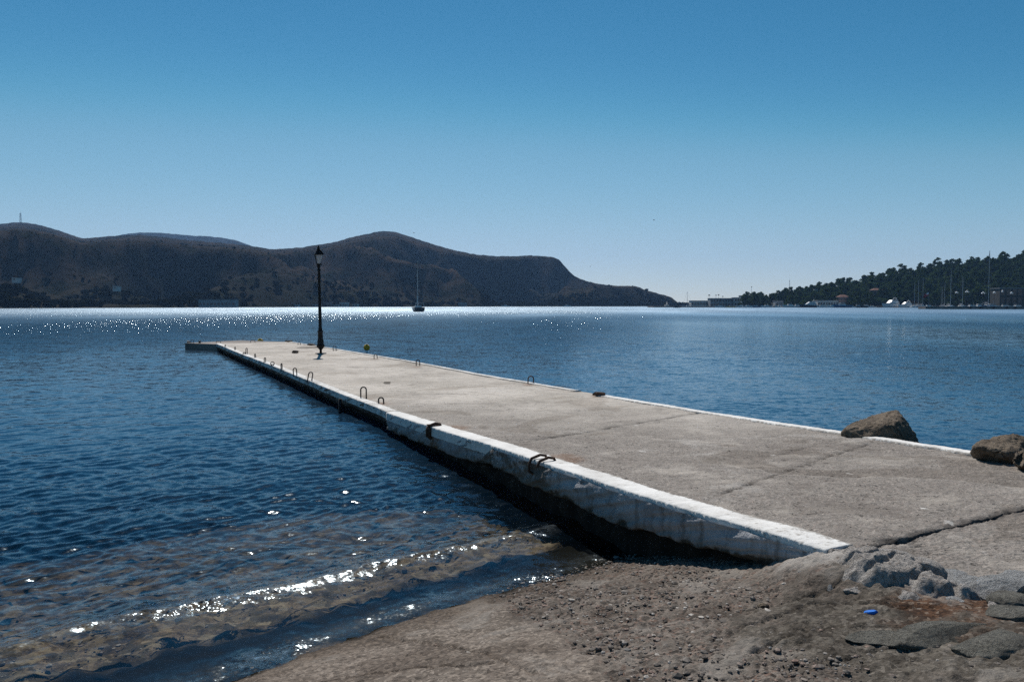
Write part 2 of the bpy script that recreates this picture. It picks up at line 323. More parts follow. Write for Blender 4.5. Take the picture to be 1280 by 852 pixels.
def m_glass(name, col=(.9, .95, 1), mixf=.25):
    t = NT(name); fr = t.n('ShaderNodeFresnel'); t.set(fr, 'IOR', 1.5); gl = t.n('ShaderNodeBsdfGlossy'); t.set(gl, 'Roughness', .08)
    tr = t.n('ShaderNodeBsdfTransparent'); t.set(tr, 'Color', (*col, 1)); di = t.n('ShaderNodeBsdfDiffuse'); t.set(di, 'Color', (.6, .62, .62, 1))
    a = t.n('ShaderNodeMixShader'); t.set(a, 0, mixf); t.set(a, 1, tr.outputs[0]); t.set(a, 2, di.outputs[0])
    b = t.n('ShaderNodeMixShader'); t.set(b, 0, fr.outputs[0]); t.set(b, 1, a.outputs[0]); t.set(b, 2, gl.outputs[0]); return t.done(b.outputs[0])
MAT = dict(
    deck=m_deck(), white=m_white(), wall=m_wall(), ground=m_ground(), water=m_water(),
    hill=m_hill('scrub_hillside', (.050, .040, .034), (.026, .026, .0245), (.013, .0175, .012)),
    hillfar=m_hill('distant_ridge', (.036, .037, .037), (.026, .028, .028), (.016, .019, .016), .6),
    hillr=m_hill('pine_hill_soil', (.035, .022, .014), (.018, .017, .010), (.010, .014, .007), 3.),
    pine=m_leaf('pine_needles', (.024, .050, .016), (.080, .115, .036)), scrub=m_leaf('scrub_leaves', (.006, .008, .0045), (.014, .016, .009)),
    bark=simple('bark', (.09, .065, .045), .95, .3, 8), iron=simple('black_cast_iron', (.008, .009, .010), .6, .3, 9, spec=.2, bump=.002),
    rust=simple('rusty_steel', (.075, .04, .026), .85, .5, 30, bump=.003), steel=simple('dark_weathered_steel', (.05, .042, .04), .7, .4, 30, spec=.4),
    rock=m_rock('brown_boulder', (.21, .165, .12), (.105, .082, .06), (.045, .037, .03)), rubble=m_rock('whitewashed_rubble', (.52, .48, .44), (.42, .385, .35), (.20, .17, .15), 2.5),
    greystone=m_rock('grey_paving_stone', (.46, .46, .45), (.34, .335, .325), (.15, .14, .13), 3), flat=m_rock('flat_green_grey_slab', (.27, .255, .215), (.17, .16, .135), (.07, .062, .052), 4),
    gravel=m_gravel(), glass=m_glass('lantern_glass'), buoy=simple('yellow_plastic', (.55, .33, .015), .45, .25, 9), blue=simple('blue_plastic', (.02, .17, .62), .4, .15, 20),
    boatwhite=simple('white_gelcoat', (.84, .84, .83), .3, .06, 2, spec=.5), navy=simple('navy_hull_paint', (.012, .02, .04), .35, .2, 2, spec=.5), bluehull=simple('blue_hull_paint', (.04, .16, .30), .4, .2, 2),
    boatglass=simple('tinted_glass', (.012, .014, .018), .1, .1, 2, spec=.6), alu=simple('aluminium_mast', (.3, .31, .33), .35, .1, 2, metal=.6), canvas=simple('blue_grey_canvas', (.12, .14, .18), .9, .2, 6),
    red=simple('red_cloth', (.5, .02, .025), .8, .15, 5), plaster=simple('pale_plaster', (.58, .56, .52), .9, .15, .6), plastergrey=simple('grey_plaster', (.34, .345, .34), .9, .15, .6),
    plasterpink=simple('pink_plaster', (.34, .22, .18), .9, .2, .6), roof=simple('terracotta_tiles', (.13, .060, .042), .9, .25, 1.5), roofgrey=simple('grey_roof', (.2, .19, .185), .9, .2, 1.),
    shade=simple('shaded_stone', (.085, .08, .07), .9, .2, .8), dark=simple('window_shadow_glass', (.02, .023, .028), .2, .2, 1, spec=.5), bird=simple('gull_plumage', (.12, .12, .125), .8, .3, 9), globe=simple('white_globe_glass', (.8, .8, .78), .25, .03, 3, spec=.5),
    quay=simple('quay_concrete', (.22, .19, .165), .9, .25, .5), wood=simple('driftwood', (.10, .075, .055), .9, .4, 20), tyre=simple('black_rubber', (.015, .015, .016), .8, .2, 3),
    rope=simple('pale_rope', (.55, .54, .52), .9, .2, 30))
# ================================================================== GROUND (one sheet to the horizon)
def build_ground():
    r = np.concatenate([.7 * np.exp(np.arange(0, 1000) * .0032), 17.2 * np.exp(np.arange(1, 112) * .05)]); th = np.radians(np.arange(-62, 62.01, .15))
    x, y = polar(r, th); z, d, dl = ground_z(x, y); land = sstep(-.15, .1, d)
    n = perlin(x * .8, y * .8)
    edge = x - (-.1 + (4.95 - y) * .31) + .10 * perlin(x * 3, y * 3) + .03 * perlin(x * 12, y * 12)
    slab = sstep(.03, -.03, edge) * sstep(-.2, .05, dl + .35)
    gx, gy = x - 2.18, y - 3.86
    dirt = sstep(.62, .30, np.hypot((gx * .5 + gy * .87) * .95, (gx * .87 - gy * .5) * 1.5) + .22 * fbm(x * 3.5, y * 3.5, 3)) * sstep(1.5, 2.2, dl)
    fl = sstep(.75, .45, np.hypot((x - 1.75) * .8, (y - 3.55) * 1.1) + .25 * fbm(x * 2.2 + 4, y * 2.2, 3)) * sstep(1.2, 1.6, dl)
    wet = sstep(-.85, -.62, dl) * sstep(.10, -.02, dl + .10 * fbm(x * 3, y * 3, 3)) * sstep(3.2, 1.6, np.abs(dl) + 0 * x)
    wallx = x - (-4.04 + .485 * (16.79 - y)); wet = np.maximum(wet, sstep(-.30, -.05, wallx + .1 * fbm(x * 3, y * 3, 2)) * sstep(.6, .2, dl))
    deep = sstep(-.1, -.5, dl)
    grav = (1 - slab) * (1 - dirt) * land
    near = sstep(22, 10, np.hypot(x, y))
    z = z + near * (.014 * slab * sstep(.0, .3, dl) + land * sstep(.1, .9, d) * (.012 * fbm(x * 1.7, y * 1.7, 3) + .003 * (1 - 2 * np.abs(fbm(x * 9 + 3, y * 9, 4, .7)))) + .006 * slab * fbm(x * 9, y * 9, 4, .6) + grav * (.011 * fbm(x * 7, y * 7, 4, .65) + .008 * perlin(x * 29, y * 29) + .006 * np.abs(perlin(x * 17 + 3, y * 17)))
                    + fl * (.014 + .003 * fbm(x * 9, y * 9, 5, .75)) + .02 * dirt * (fbm(x * 20, y * 20, 2) * .25 - .8))
    z = z + near * (1 - land) * sstep(-.1, -.8, d) * (.05 * fbm(x * 2.4, y * 2.4, 3) + .02 * perlin(x * 9, y * 9))
    z = z + .055 * near * sstep(-.75, -.1, x - (-4.04 + .485 * (16.79 - y))) * sstep(.9, 1.9, dl) * sstep(2.35, 1.9, x)
    # slipway tongue crack lines
    for pts in ([(-1.5, 3.6), (-.7, 3.75), (-.1, 3.6)], [(.5, 5.0), (1.0, 4.4), (1.2, 3.9)], [(1.2, 4.0), (1.75, 4.1), (2.1, 3.85)], [(1.0, 3.35), (1.35, 3.6), (1.9, 3.5)], [(-.75, 4.55), (-.25, 3.95), (.1, 3.4)], [(.9, 3.6), (1.5, 3.95), (2.0, 3.7)], [(1.3, 3.2), (1.75, 3.35), (2.2, 3.25)]):
        z = z - near * .016 * sstep(.022, .004, segdist(x + .02 * perlin(x * 14, y * 14), y + .02 * perlin(y * 14, x * 14), pts))
    V = np.stack([x, y, z], -1).reshape(-1, 3)
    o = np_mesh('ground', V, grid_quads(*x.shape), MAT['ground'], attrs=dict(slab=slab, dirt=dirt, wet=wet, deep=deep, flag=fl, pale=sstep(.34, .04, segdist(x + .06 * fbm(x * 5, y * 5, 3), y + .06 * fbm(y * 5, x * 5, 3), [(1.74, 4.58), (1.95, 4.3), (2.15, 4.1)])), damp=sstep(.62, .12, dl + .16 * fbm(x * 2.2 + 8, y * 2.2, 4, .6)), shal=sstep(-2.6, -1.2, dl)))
    tag(o, kind='structure'); return o
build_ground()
# ================================================================== WATER
def build_water():
    th = np.radians(np.arange(-58, 58.01, .135))
    r = [2.6]
    while r[-1] < 4200:
        q = r[-1]; r.append(q * (1 + (.0033 if q < 40 else .0033 + min(1, (q - 40) / 150) * .03)))
    r = np.array(r); x, y = polar(r, th); rr = np.hypot(x, y)
    zg, d, dl = ground_z(x, y); sp = side_pier(x, y); right = sstep(-.3, .5, sp)
    calm = np.where(sp > 0, .42 + .58 * sstep(30, 110, rr), 1.)
    shoal = sstep(-.25, -1.5, d)
    h = np.zeros_like(x); rg = np.random.default_rng(11)
    gm = 1 + .8 * perlin(x * .25, y * .25) + .5 * perlin(x * .07 + 3, y * .07)
    wx = x + .18 * perlin(x * 1.1, y * 1.1); wy = y + .18 * perlin(x * 1.1 + 40, y * 1.1)
    for i in range(46):
        lam = .075 * (1.5 / .075) ** (((i + .5) / 46) ** 1.35) * rg.uniform(.95, 1.05); k = 2 * np.pi / lam
        a = R(rg.normal(-68, 38)); sl = .046 * (1. if lam < .26 else .50 if lam < .55 else .20)
        cell = .0033 * rr * (1 + np.clip((rr - 40) / 150, 0, 1) * 7)
        s = np.sin(k * (wx * math.cos(a) + wy * math.sin(a)) + rg.uniform(0, 6.28))
        h += sl / k * (s - .18 * np.cos(2 * np.arcsin(np.clip(s, -1, 1)))) * sstep(2.6, 4.6, lam / cell) * (1 if lam > .5 else np.clip(gm, .25, 2))
    swash = np.exp(-((dl + .62 + .10 * perlin(x * 1.1, y * 1.1)) / .20) ** 2) * sstep(2.6, 1.4, np.hypot(x - .2, (y - 5.4) * 1)) 
    cx = dl + .84 - .09 * np.minimum(x, 0) + .07 * perlin(x * .9, y * .9)
    sw2 = np.where(cx < 0, np.exp(-(cx / .24) ** 2), np.clip(1 - cx / .66, 0, 1)) * .058 + .015 * np.exp(-((cx + .01) / .07) ** 2); sw2 = sw2 * sstep(-6, -2.5, x) * (sp < -1.9)
    amp = calm * (.25 + .75 * shoal)
    z = h * amp + sw2 * (1 - right) * np.clip(.85 + .35 * perlin(x * 1.1 + 7, y * 1.1), .4, 1.15)
    # thin edge line where the wavelet runs out
    z = z + .006 * sstep(-.5, -.1, dl) * (1 - right) - .012 * right * 0
    ed0 = np.exp(-((cx - .05) / .17) ** 2) * (sp < -1.9)
    z = z + ed0 * (.0035 * perlin(x * 11, y * 15) + .0034 * perlin(x * 23 + 5, y * 30) + .0016 * perlin(x * 44, y * 52)) + .0022 * np.exp(-((dl + .14) / .12) ** 2) * (sp < -1.9) * perlin(x * 24, y * 24)
    clear = np.exp(-1.0 * np.clip(-zg, 0, 50)); clear = np.where(right > .5, np.exp(-3.5 * np.clip(-zg, 0, 50)), clear)
    clear = clear * (1 - sstep(6, 14, -dl))
    edge = np.exp(-((cx - .02) / .12) ** 2) + .8 * np.exp(-((dl + .12) / .14) ** 2)
    band = sstep(.10, .22, cx) * sstep(-.10, -.22, dl)
    chop = (.60 + 1.75 * sstep(13, 42, rr) + 1.5 * sstep(45, 170, rr)) * (.6 + .4 * calm) * np.clip(.8 + .75 * fbm(x * .035, y * .011, 3), .25, 1.7)
    chop = chop * (1 - .55 * sstep(.02, .22, x / np.maximum(y, 1)) * sstep(20, 60, rr))
    chop = chop * (1 - .7 * band * (sp < -1.9)) + 2.6 * np.clip(edge, 0, 1) * (sp < -1.8) * sstep(-3.2, -1.6, x) * np.clip(.7 + 1.1 * perlin(x * 1.5, y * 1.5), .15, 1.5)
    rough = .09 + .21 * sstep(60, 280, rr) + .12 * np.clip(edge, 0, 1)
    V = np.stack([x, y, z], -1).reshape(-1, 3)
    o = np_mesh('sea_water', V, grid_quads(*x.shape), MAT['water'], attrs=dict(clear=clear, chop=chop, rough=rough))
    tag(o, kind='structure')
build_water()
# ================================================================== PIER
def along(poly, n_dist):
    p = np.array(poly); s = np.concatenate([[0], np.cumsum(np.hypot(*np.diff(p, axis=0).T))]); return np.stack([np.interp(n_dist * s[-1], s, p[:, k]) for k in (0, 1)], -1)
def interp_y(poly, ys):
    p = np.array(poly)[::-1]; return np.interp(ys, p[:, 1], p[:, 0])
pier = empty('pier', (0, 0, 0), 0, 'long low whitewash-edged concrete pier running out over the blue water', 'pier')
def crack_field(x, y):
    wxx = x + .035 * fbm(x * 7, y * 7, 3); wyy = y + .035 * fbm(x * 7 + 30, y * 7, 3)
    c = np.zeros_like(x)
    for pts, w, k in ((J1, .055, 1.), (J2, .026, .95), (J3, .02, .5), (CRACK, .055, 1.)):
        dd = segdist(wxx, wyy, pts); c = np.maximum(c, k * sstep(w, w * .25, dd) * np.clip(.75 + .9 * perlin(x * 5, y * 5), .15, 1))
        c = np.maximum(c, .35 * k * sstep(w * 5, w, dd) * np.clip(.2 + 1.1 * perlin(x * 9, y * 9), 0, 1))
    return c
def deck_relief(x, y, near):
    c = crack_field(x, y)
    z = .012 * fbm(x * .9, y * .9, 3) + near * (.006 * fbm(x * 6, y * 6, 5, .65) + .007 * perlin(x * 33, y * 33) + .004 * perlin(x * 71, y * 71)) + .003 * fbm(x * 2, y * 9, 3)
    return z - .022 * c, c
STAINS = [at(px, py, .33) for px, py in ((454, 497), (476, 503), (387, 476), (369, 469), (522, 457), (663, 479), (749, 493), (352, 462), (469, 447))] + [(-.75, 10.6), (.55, 7.85)]
def stain_field(x, y):
    s_ = np.zeros_like(x); w = .10 * fbm(x * 4, y * 4, 4, .65)
    for a, b in STAINS: s_ = np.maximum(s_, sstep(.34, .02, np.hypot((x - a) * 1.3, (y - b) * .8) + w))
    return s_
def build_deck():
    n = 620; t = np.linspace(0, 1, n); w = np.exp(np.log(4.2 / 36) * t)             # finer rows towards the shore
    u = (1 - w) / (1 - 4.2 / 36)
    def pl(poly):
        p = np.array(poly, float); s = np.concatenate([[0], np.cumsum(np.hypot(*np.diff(p, axis=0).T))]); return np.stack([np.interp(u * s[-1], s, p[:, k]) for k in (0, 1)], -1)
    # both edges parametrised by the distance along the pier axis
    Lp, Rp = np.array(LEFT), np.array(RIGHT); ax = np.array([.436, -.9])
    sL, sR = Lp @ ax, Rp @ ax
    def edge(P, s): q = np.linspace(s[0], s[-1], 2); tt = s[0] + u * (s[-1] - s[0]); return np.stack([np.interp(tt, s, P[:, k]) for k in (0, 1)], -1)
    A, B = edge(Lp, sL), edge(Rp, sR)
    k = 240; f = np.linspace(0, 1, k)[None, :, None]
    P = A[:, None] * (1 - f) + B[:, None] * f; x, y = P[..., 0], P[..., 1]
    near = sstep(15.5, 8.5, y + .25 * x + 1.2 * fbm(x * .6, y * .6, 3)); dz, c = deck_relief(x, y, near); z = zdeck(y) + dz
    # skirt down to the bed
    bx, by, bz = x[:, -1:], y[:, -1:], z[:, -1:] * 0 - 1.2
    ex, ey, ez = x[-1:], y[-1:], z[-1:] * 0 + .3
    X = np.concatenate([x, bx], 1); Y = np.concatenate([y, by], 1); Z = np.concatenate([z, bz], 1); C = np.concatenate([c, c[:, -1:]], 1); ST = stain_field(X, Y); N = np.concatenate([near, near[:, -1:]], 1)
    X = np.concatenate([X[:1], X, X[-1:]]); Y = np.concatenate([Y[:1], Y, Y[-1:]]); Z = np.concatenate([Z[:1] * 0 - 1.2, Z, Z[-1:] * 0 + .2]); C = np.concatenate([C[:1], C, C[-1:]]); N = np.concatenate([N[:1], N, N[-1:]])
    V = np.stack([X, Y, Z], -1).reshape(-1, 3)
    ST = np.concatenate([ST[:1], ST, ST[-1:]]); np_mesh('deck', V, grid_quads(*X.shape), MAT['deck'], attrs=dict(near=N, crack=C, stain=ST), parent=pier)
build_deck()
def strip(name, poly, s0, s1, w, h, side, mat, wear0, wear1, n, lift=0., off=0., parent=pier, seed=0):
    """raised coping along an edge polyline between y values s0 (far) and s1 (near)"""
    w0 = np.exp(np.linspace(math.log(s0), math.log(s1), n)); x = interp_y(poly, w0); y = w0
    tx, ty = np.gradient(x), np.gradient(y); L = np.hypot(tx, ty); nx, ny = -ty / L * side, tx / L * side           # inward normal
    jit = .007 * fbm(x * 3 + seed, y * 3, 6, .72); jin = .016 * fbm(x * 2.5 + seed + 9, y * 2.5, 6, .7)
    prof = [(-.004, -.10 if side > 0 else -.9), (0, -.02), (0.0, h - .008), (.009, h), (.25 * w, h + .004), (.5 * w, h + .004), (.75 * w, h + .003), (w - .012, h), (w, h - .02), (w, -.05)]
    cols = []; wr = []
    for i, (q, zz) in enumerate(prof):
        qq = q + (jit if i < 4 else jin if i > 6 else 0) - off
        px, py = x + nx * qq, y + ny * qq
        pz = zdeck(y) + zz + lift + .003 * fbm(px * 12, py * 12, 4, .65) + .006 * fbm(x * .8, y * .8, 2) - .010 * np.clip(perlin(px * 3 + seed, py * 3) - .35, 0, 1)
        cols.append(np.stack([px, py, pz], -1)); wr.append(np.clip(wear0 + (wear1 - wear0) * np.linspace(0, 1, n) + (.25 if i in (7, 8) else 0) + .12 * perlin(x * .8, y * .8), 0, 1))
    V = np.stack(cols, 1); W = np.stack(wr, 1)
    e0, e1 = V[:1].mean(1, keepdims=True) * np.ones((1, len(prof), 1)), V[-1:].mean(1, keepdims=True) * np.ones((1, len(prof), 1))
    V = np.concatenate([e0, V, e1]); W = np.concatenate([W[:1], W, W[-1:]])
    return np_mesh(name, V.reshape(-1, 3), grid_quads(V.shape[0], V.shape[1], side > 0), mat, attrs=dict(wear=W), parent=parent)
c1 = strip('coping', LEFT, 35.0, 12.55, .2, .012, 1, MAT['white'], .22, .26, 300, seed=3); c1['label'] = 'worn greyish coping along the outer left edge'
c2 = strip('coping', LEFT, 12.5, 4.47, .24, .02, 1, MAT['white'], .02, .14, 420, off=.05); c2['label'] = 'bright whitewashed coping along the shoreward left edge'
c3 = strip('kerb', RIGHT, 36.8, 15.7, .16, .02, -1, MAT['white'], .3, .2, 260, seed=5); c3['label'] = 'thin white kerb on the outer right edge'
c4 = strip('kerb', RIGHT, 15.0, 7.7, .19, .02, -1, MAT['white'], .10, .14, 300, seed=8); c4['label'] = 'bright white kerb on the shoreward right edge'
def build_wall():
    n = 520; y = np.exp(np.linspace(math.log(35.05), math.log(4.35), n)); x = interp_y(LEFT, y); tx, ty = np.gradient(x), np.gradient(y); L = np.hypot(tx, ty); nx, ny = -ty / L, tx / L
    zt = zdeck(y) - .012; fh = np.where(y > 12.5, .17, .25) + .03 * fbm(x * 1.3, y * 1.3, 5, .62) ; fh = fh - .05 * np.exp(-((x + .1) / .25) ** 2) - .09 * sstep(6.2, 4.8, y)
    rows = np.concatenate([np.linspace(0, 1, 22), np.array([1.06, 1.14, 1.3, 1.6, 2.2, 3.2, 4.5, 7])])
    offn = np.where(y > 12.5, .0, .05)
    V = []; U = []; W = []; RU = []
    for q in rows:
        z = zt - fh * q if q <= 1 else zt - fh - (q - 1) * .25
        ins = 0 if q <= .97 else (.16 * min(1, (q - .97) / .12))
        lump = .022 * fbm(x * 3 + q * 1.7, y * 3 - q * 2.1, 4, .62) + (.05 * fbm(x * 4 + q * 3, y * 4, 3) if q > 1 else 0)
        step = .03 * sstep(-.02, .02, x + .16 + .04 * perlin(z * 20, y))                      # the panel joint near the loops
        o = ins + lump - offn - step * (y < 12.5) + .004
        V.append(np.stack([x + nx * o, y + ny * o, z], -1)); U.append((1 - q) * 1.0 + 0 * x + np.where(y > 12.5, -.20, .08)); W.append(np.clip(np.where(y > 12.5, .45, .16) + .2 * perlin(x * .7, y * .7) + .25 * np.exp(-((x - .15) / .5) ** 2), 0, 1))
        RU.append(np.exp(-((x + .98 + .02 * perlin(z * 12, x)) / .09) ** 2) * (q < 1.3))
    V = np.stack(V, 1); w = np_mesh('wall', V.reshape(-1, 3), grid_quads(V.shape[0], V.shape[1]), MAT['wall'], attrs=dict(up=np.stack(U, 1), wear=np.stack(W, 1), rust=np.stack(RU, 1)), parent=pier)
build_wall()
hd = MB(); hd.add([(-14.75, 36.05, -1), (-12.9, 34.95, -1), (-10.3, 37.0, -1), (-13.2, 38.8, -1), (-14.75, 36.05, .285), (-12.9, 34.95, .285), (-10.3, 37.0, .285), (-13.2, 38.8, .285)],
                  [(0, 1, 5, 4), (1, 2, 6, 5), (2, 3, 7, 6), (3, 0, 4, 7), (4, 5, 6, 7)])
hd = hd.build('pier_head', MAT['quay'], pier); hd['label'] = 'dark concrete block sticking out to the left at the far end'
# quay pavement past the crack
def build_pavement():
    near = [(1.90, 4.42), (2.08, 4.28), (2.22, 4.15), (2.3, 4.05), (2.5, 3.95), (2.72, 3.9), (3.0, 3.75), (3.5, 3.3), (4.5, 2.6), (7, 1.0)]; fr = [(1.88, 4.515), (2.28, 4.81), (2.74, 5.115), (3.19, 5.415), (3.76, 5.795), (4.28, 6.14), (5.0, 6.60), (6.2, 6.5), (9.5, 6.0)]
    t = np.linspace(0, 1, 300) ** 1.4; A, B = along(near, t), along(fr, t); A = A + (.05 * np.stack([perlin(A[:, 0] * 5, A[:, 1] * 5), perlin(A[:, 1] * 5, A[:, 0] * 5 + 7)], -1)) * sstep(0, .05, t)[:, None]
    f = np.linspace(0, 1, 220)[None, :, None]; P = A[:, None] * (1 - f) + B[:, None] * f; x, y = P[..., 0], P[..., 1]; nr = np.ones_like(x)
    dz, c = deck_relief(x, y, nr); z = zdeck(y) - .010 + dz + .008 * fbm(x * 3, y * 3, 3) - .03 * (1 - sstep(0, .10, f[..., 0] + 0 * x)) * (1 - 0)
    X = np.concatenate([x[:, :1], x], 1); Y = np.concatenate([y[:, :1], y], 1); Z = np.concatenate([z[:, :1] - .35, z], 1); C = np.concatenate([c[:, :1], c], 1)
    X = np.concatenate([X, X[:, -1:]], 1); Y = np.concatenate([Y, Y[:, -1:]], 1); Z = np.concatenate([Z, Z[:, -1:] - .5], 1); C = np.concatenate([C, C[:, -1:]], 1)
    o = np_mesh('pavement', np.stack([X, Y, Z], -1).reshape(-1, 3), grid_quads(*X.shape), MAT['deck'], attrs=dict(near=np.ones_like(X), crack=C)); tag(o, kind='structure')
build_pavement()
# ================================================================== STONES, GRAVEL
import bmesh
def ico(sub):
    bm = bmesh.new(); bmesh.ops.create_icosphere(bm, subdivisions=sub, radius=1); v = np.array([p.co[:] for p in bm.verts]); f = np.array([[q.index for q in g.verts] for g in bm.faces]); bm.free(); return v, f
I1, I2, I5 = ico(1), ico(2), ico(5)
def n3(p, s, seed): return (perlin(p[:, 0] * s + seed, p[:, 1] * s + p[:, 2] * s * .73) + perlin(p[:, 1] * s - seed, p[:, 2] * s + p[:, 0] * s * .41) + perlin(p[:, 2] * s + 2 * seed, p[:, 0] * s - p[:, 1] * s * .57)) / 1.7
def rock_mesh(dim, seed, cuts=9, rough=.09):
    v, f = I5; p = v.copy(); rg = np.random.default_rng(seed)
    for _ in range(cuts):                                  # planar facets
        n = rg.normal(size=3); n /= np.linalg.norm(n); dd = rg.uniform(.55, .85); k = p @ n - dd; p = p - np.clip(k, 0, None)[:, None] * n * .93
    r = 1 + rough * (n3(p, 1.8, seed) + .5 * n3(p, 4.2, seed + 3) + .3 * n3(p, 10, seed + 5) + .15 * n3(p, 24, seed + 8)); p = p * r[:, None] * np.array(dim)
    return p, f
def rock(name, loc, dim, rz, seed, mat, label, cat='rock', tilt=(0, 0), cuts=9, rough=.09, group=None):
    p, f = rock_mesh(dim, seed, cuts, rough); o = np_mesh(name, p, f, MAT[mat]); o.location = loc; o.rotation_euler = (R(tilt[0]), R(tilt[1]), R(rz)); return tag(o, label, cat, group)
def sculpt_rock(name, loc, hullpts, mat, label, seed, rough=.05):
    """boulder from a hand placed hull of corner points"""
    bm = bmesh.new()
    for q in hullpts: bm.verts.new(q)
    r = bmesh.ops.convex_hull(bm, input=bm.verts)
    bmesh.ops.delete(bm, geom=[g for g in r['geom_interior'] if isinstance(g, bmesh.types.BMVert)], context='VERTS')
    bmesh.ops.triangulate(bm, faces=bm.faces)
    bmesh.ops.bevel(bm, geom=list(bm.edges), offset=.03, segments=1, affect='EDGES')
    bmesh.ops.triangulate(bm, faces=bm.faces)
    for _ in range(5): bmesh.ops.subdivide_edges(bm, edges=[e for e in bm.edges if e.calc_length() > .03], cuts=1, use_grid_fill=True); bmesh.ops.triangulate(bm, faces=bm.faces)
    bm.normal_update(); v = np.array([p.co[:] for p in bm.verts]); nn = np.array([p.normal[:] for p in bm.verts]); f = np.array([[q.index for q in g.verts] for g in bm.faces]); bm.free()
    dsp = rough * (n3(v, 3, seed) * .9 + .25 * (1 - 2 * np.abs(n3(v, 6, seed + 2))) + .4 * n3(v, 16, seed + 4) + .3 * n3(v, 40, seed + 6)); v = v + nn * dsp[:, None]
    o = np_mesh(name, v, f, MAT[mat]); o.location = loc; return tag(o, label, 'rock')
def W(px, py, Y): return Vector(far(px, py, Y))
def hull_from(pix, Y, depth, base=-.4):
    pts = []
    for px, py, dy in pix:
        p = W(px, py, Y + dy); pts.append(p)
    return pts
def place_hull(name, pts, mat, label, seed, rough):
    c = sum(pts, Vector()) / len(pts); c = Vector((c.x, c.y, min(p.z for p in pts))); return sculpt_rock(name, c, [p - c for p in pts], mat, label, seed, rough)
place_hull('boulder', [W(1052, 536, 9.6), W(1064, 530, 10.0), W(1108, 513, 10.2), W(1122, 513, 10.1), W(1126, 520, 9.8), W(1146, 546, 9.75), W(1140, 556, 9.5), W(1112, 530, 9.45), W(1085, 552, 9.4), W(1055, 556, 9.6), W(1150, 565, 10.4), W(1050, 556, 10.8), W(1125, 530, 11.0), W(1100, 590, 10)], 'rock',
           'large wedge-shaped brown boulder rising behind the white kerb', 11, .034)
place_hull('boulder', [W(1211, 557, 7.7), W(1226, 549, 7.9), W(1250, 543, 8.0), W(1271, 543, 7.9), W(1284, 546, 7.9), W(1277, 565, 7.55), W(1262, 574, 7.45), W(1252, 562, 7.5), W(1225, 560, 7.65), W(1300, 575, 8.2), W(1215, 570, 8.3), W(1255, 610, 7.9), W(1280, 600, 7.8)], 'rock',
           'dark brown boulder at the right edge where the white kerb ends', 23, .034)
place_hull('boulder', [W(1268, 569, 7.2), W(1276, 560, 7.3), W(1294, 557, 7.4), W(1310, 575, 7.3), W(1300, 590, 7.0), W(1272, 581, 7.0), W(1266, 578, 7.2), W(1285, 600, 7.6), W(1310, 600, 7.5)], 'rock', 'reddish brown rounded stone in front of the dark boulder, cut by the frame', 31, .03)
rock('stone', (*far(1197, 560, 8.35)[:2], .36), (.16, .10, .09), 20, 41, 'rubble', 'small pale stone peeping over the white kerb beside the dark boulder', 'stone')
# rubble lump that closes the pier's root
def lump():
    n = 150; gx, gy = np.meshgrid(np.linspace(-1, 1, n), np.linspace(-1, 1, n), indexing='ij')
    ax, bx = np.array([.20, -.36]), np.array([.22, .10]); c = np.array([1.99, 4.16])
    x = c[0] + gx * ax[0] * 1.25 + gy * bx[0] * 1.5; y = c[1] + gx * ax[1] * 1.25 + gy * bx[1] * 1.5
    rad = np.hypot(gx, gy) + .22 * fbm(x * 5, y * 5, 3); t = sstep(1.0, .30, rad)
    cr = np.zeros_like(x)
    for k in range(7):
        a = c + np.array([-.30 + .085 * k, .36 - .12 * k]); b = a + np.array([.45, .22 + .1 * math.sin(k * 2.3)]); cr = np.maximum(cr, sstep(.03, .006, segdist(x + .03 * fbm(x * 9, y * 9, 2), y + .03 * fbm(y * 9, x * 9, 2), [tuple(a - .1), tuple((a + b) / 2), tuple(b)])))
    z = ground_z(x, y)[0] - .03 + t * (.125 + .03 * sstep(.6, -.9, gy) + .022 * fbm(x * 4, y * 4, 6, .66) + .008 * perlin(x * 17, y * 17)) - .03 * cr * t
    o = np_mesh('rubble_mound', np.stack([x, y, z], -1).reshape(-1, 3), grid_quads(n, n), MAT['rubble']); tag(o, 'cracked whitewashed rubble mound at the root of the pier beside brown dirt', 'rubble')
    if o.data.polygons[0].normal.z < 0: o.data.flip_normals()
lump()
def stone_at(px, py, z, dim, rz, seed, mat, label, tilt=(0, 0)):
    x, y = at(px, py, z); z = float(ground_z(np.array([x]), np.array([y]))[0][0]) + dim[2] * .3; rock('stone', (x, y, z), dim, rz, seed, mat, label, 'stone', tilt, 7, .05)
stone_at(1152, 745, .455, (.12, .13, .09), 20, 51, 'rubble', 'pinkish block with a dark right side at the mound tip', (0, 6))
rock('stone', (2.07, 4.47, .585), (.19, .07, .035), 4, 72, 'rubble', 'flat whitewashed stone continuing the white kerb into the pavement', 'stone', (0, 0), 5, .05)
stone_at(1140, 762, .42, (.15, .11, .08), 60, 52, 'rubble', 'low pitted stone at the foot of the rubble mound')
stone_at(1085, 772, .40, (.14, .07, .03), 15, 59, 'rubble', 'thin pale flake lying left of the mound foot')
stone_at(1193, 733, .53, (.17, .13, .055), 30, 53, 'greystone', 'whitish grey stone between the rubble mound and the paving stones')
stone_at(1221, 751, .50, (.11, .12, .06), 40, 54, 'greystone', 'small blunt grey stone, left one of the paving stone row')
stone_at(1251, 757, .50, (.15, .13, .065), 15, 55, 'greystone', 'wide grey stone standing lowest in the paving stone row')
stone_at(1268, 737, .54, (.16, .14, .05), 70, 56, 'greystone', 'pale grey stone at the right edge above the wide grey one')
stone_at(1264, 783, .46, (.13, .10, .05), 30, 57, 'flat', 'flat greenish stone below the paving stone row')
stone_at(1265, 806, .46, (.17, .09, .045), -15, 58, 'flat', 'flat dark slab under the greenish stone at the right edge')
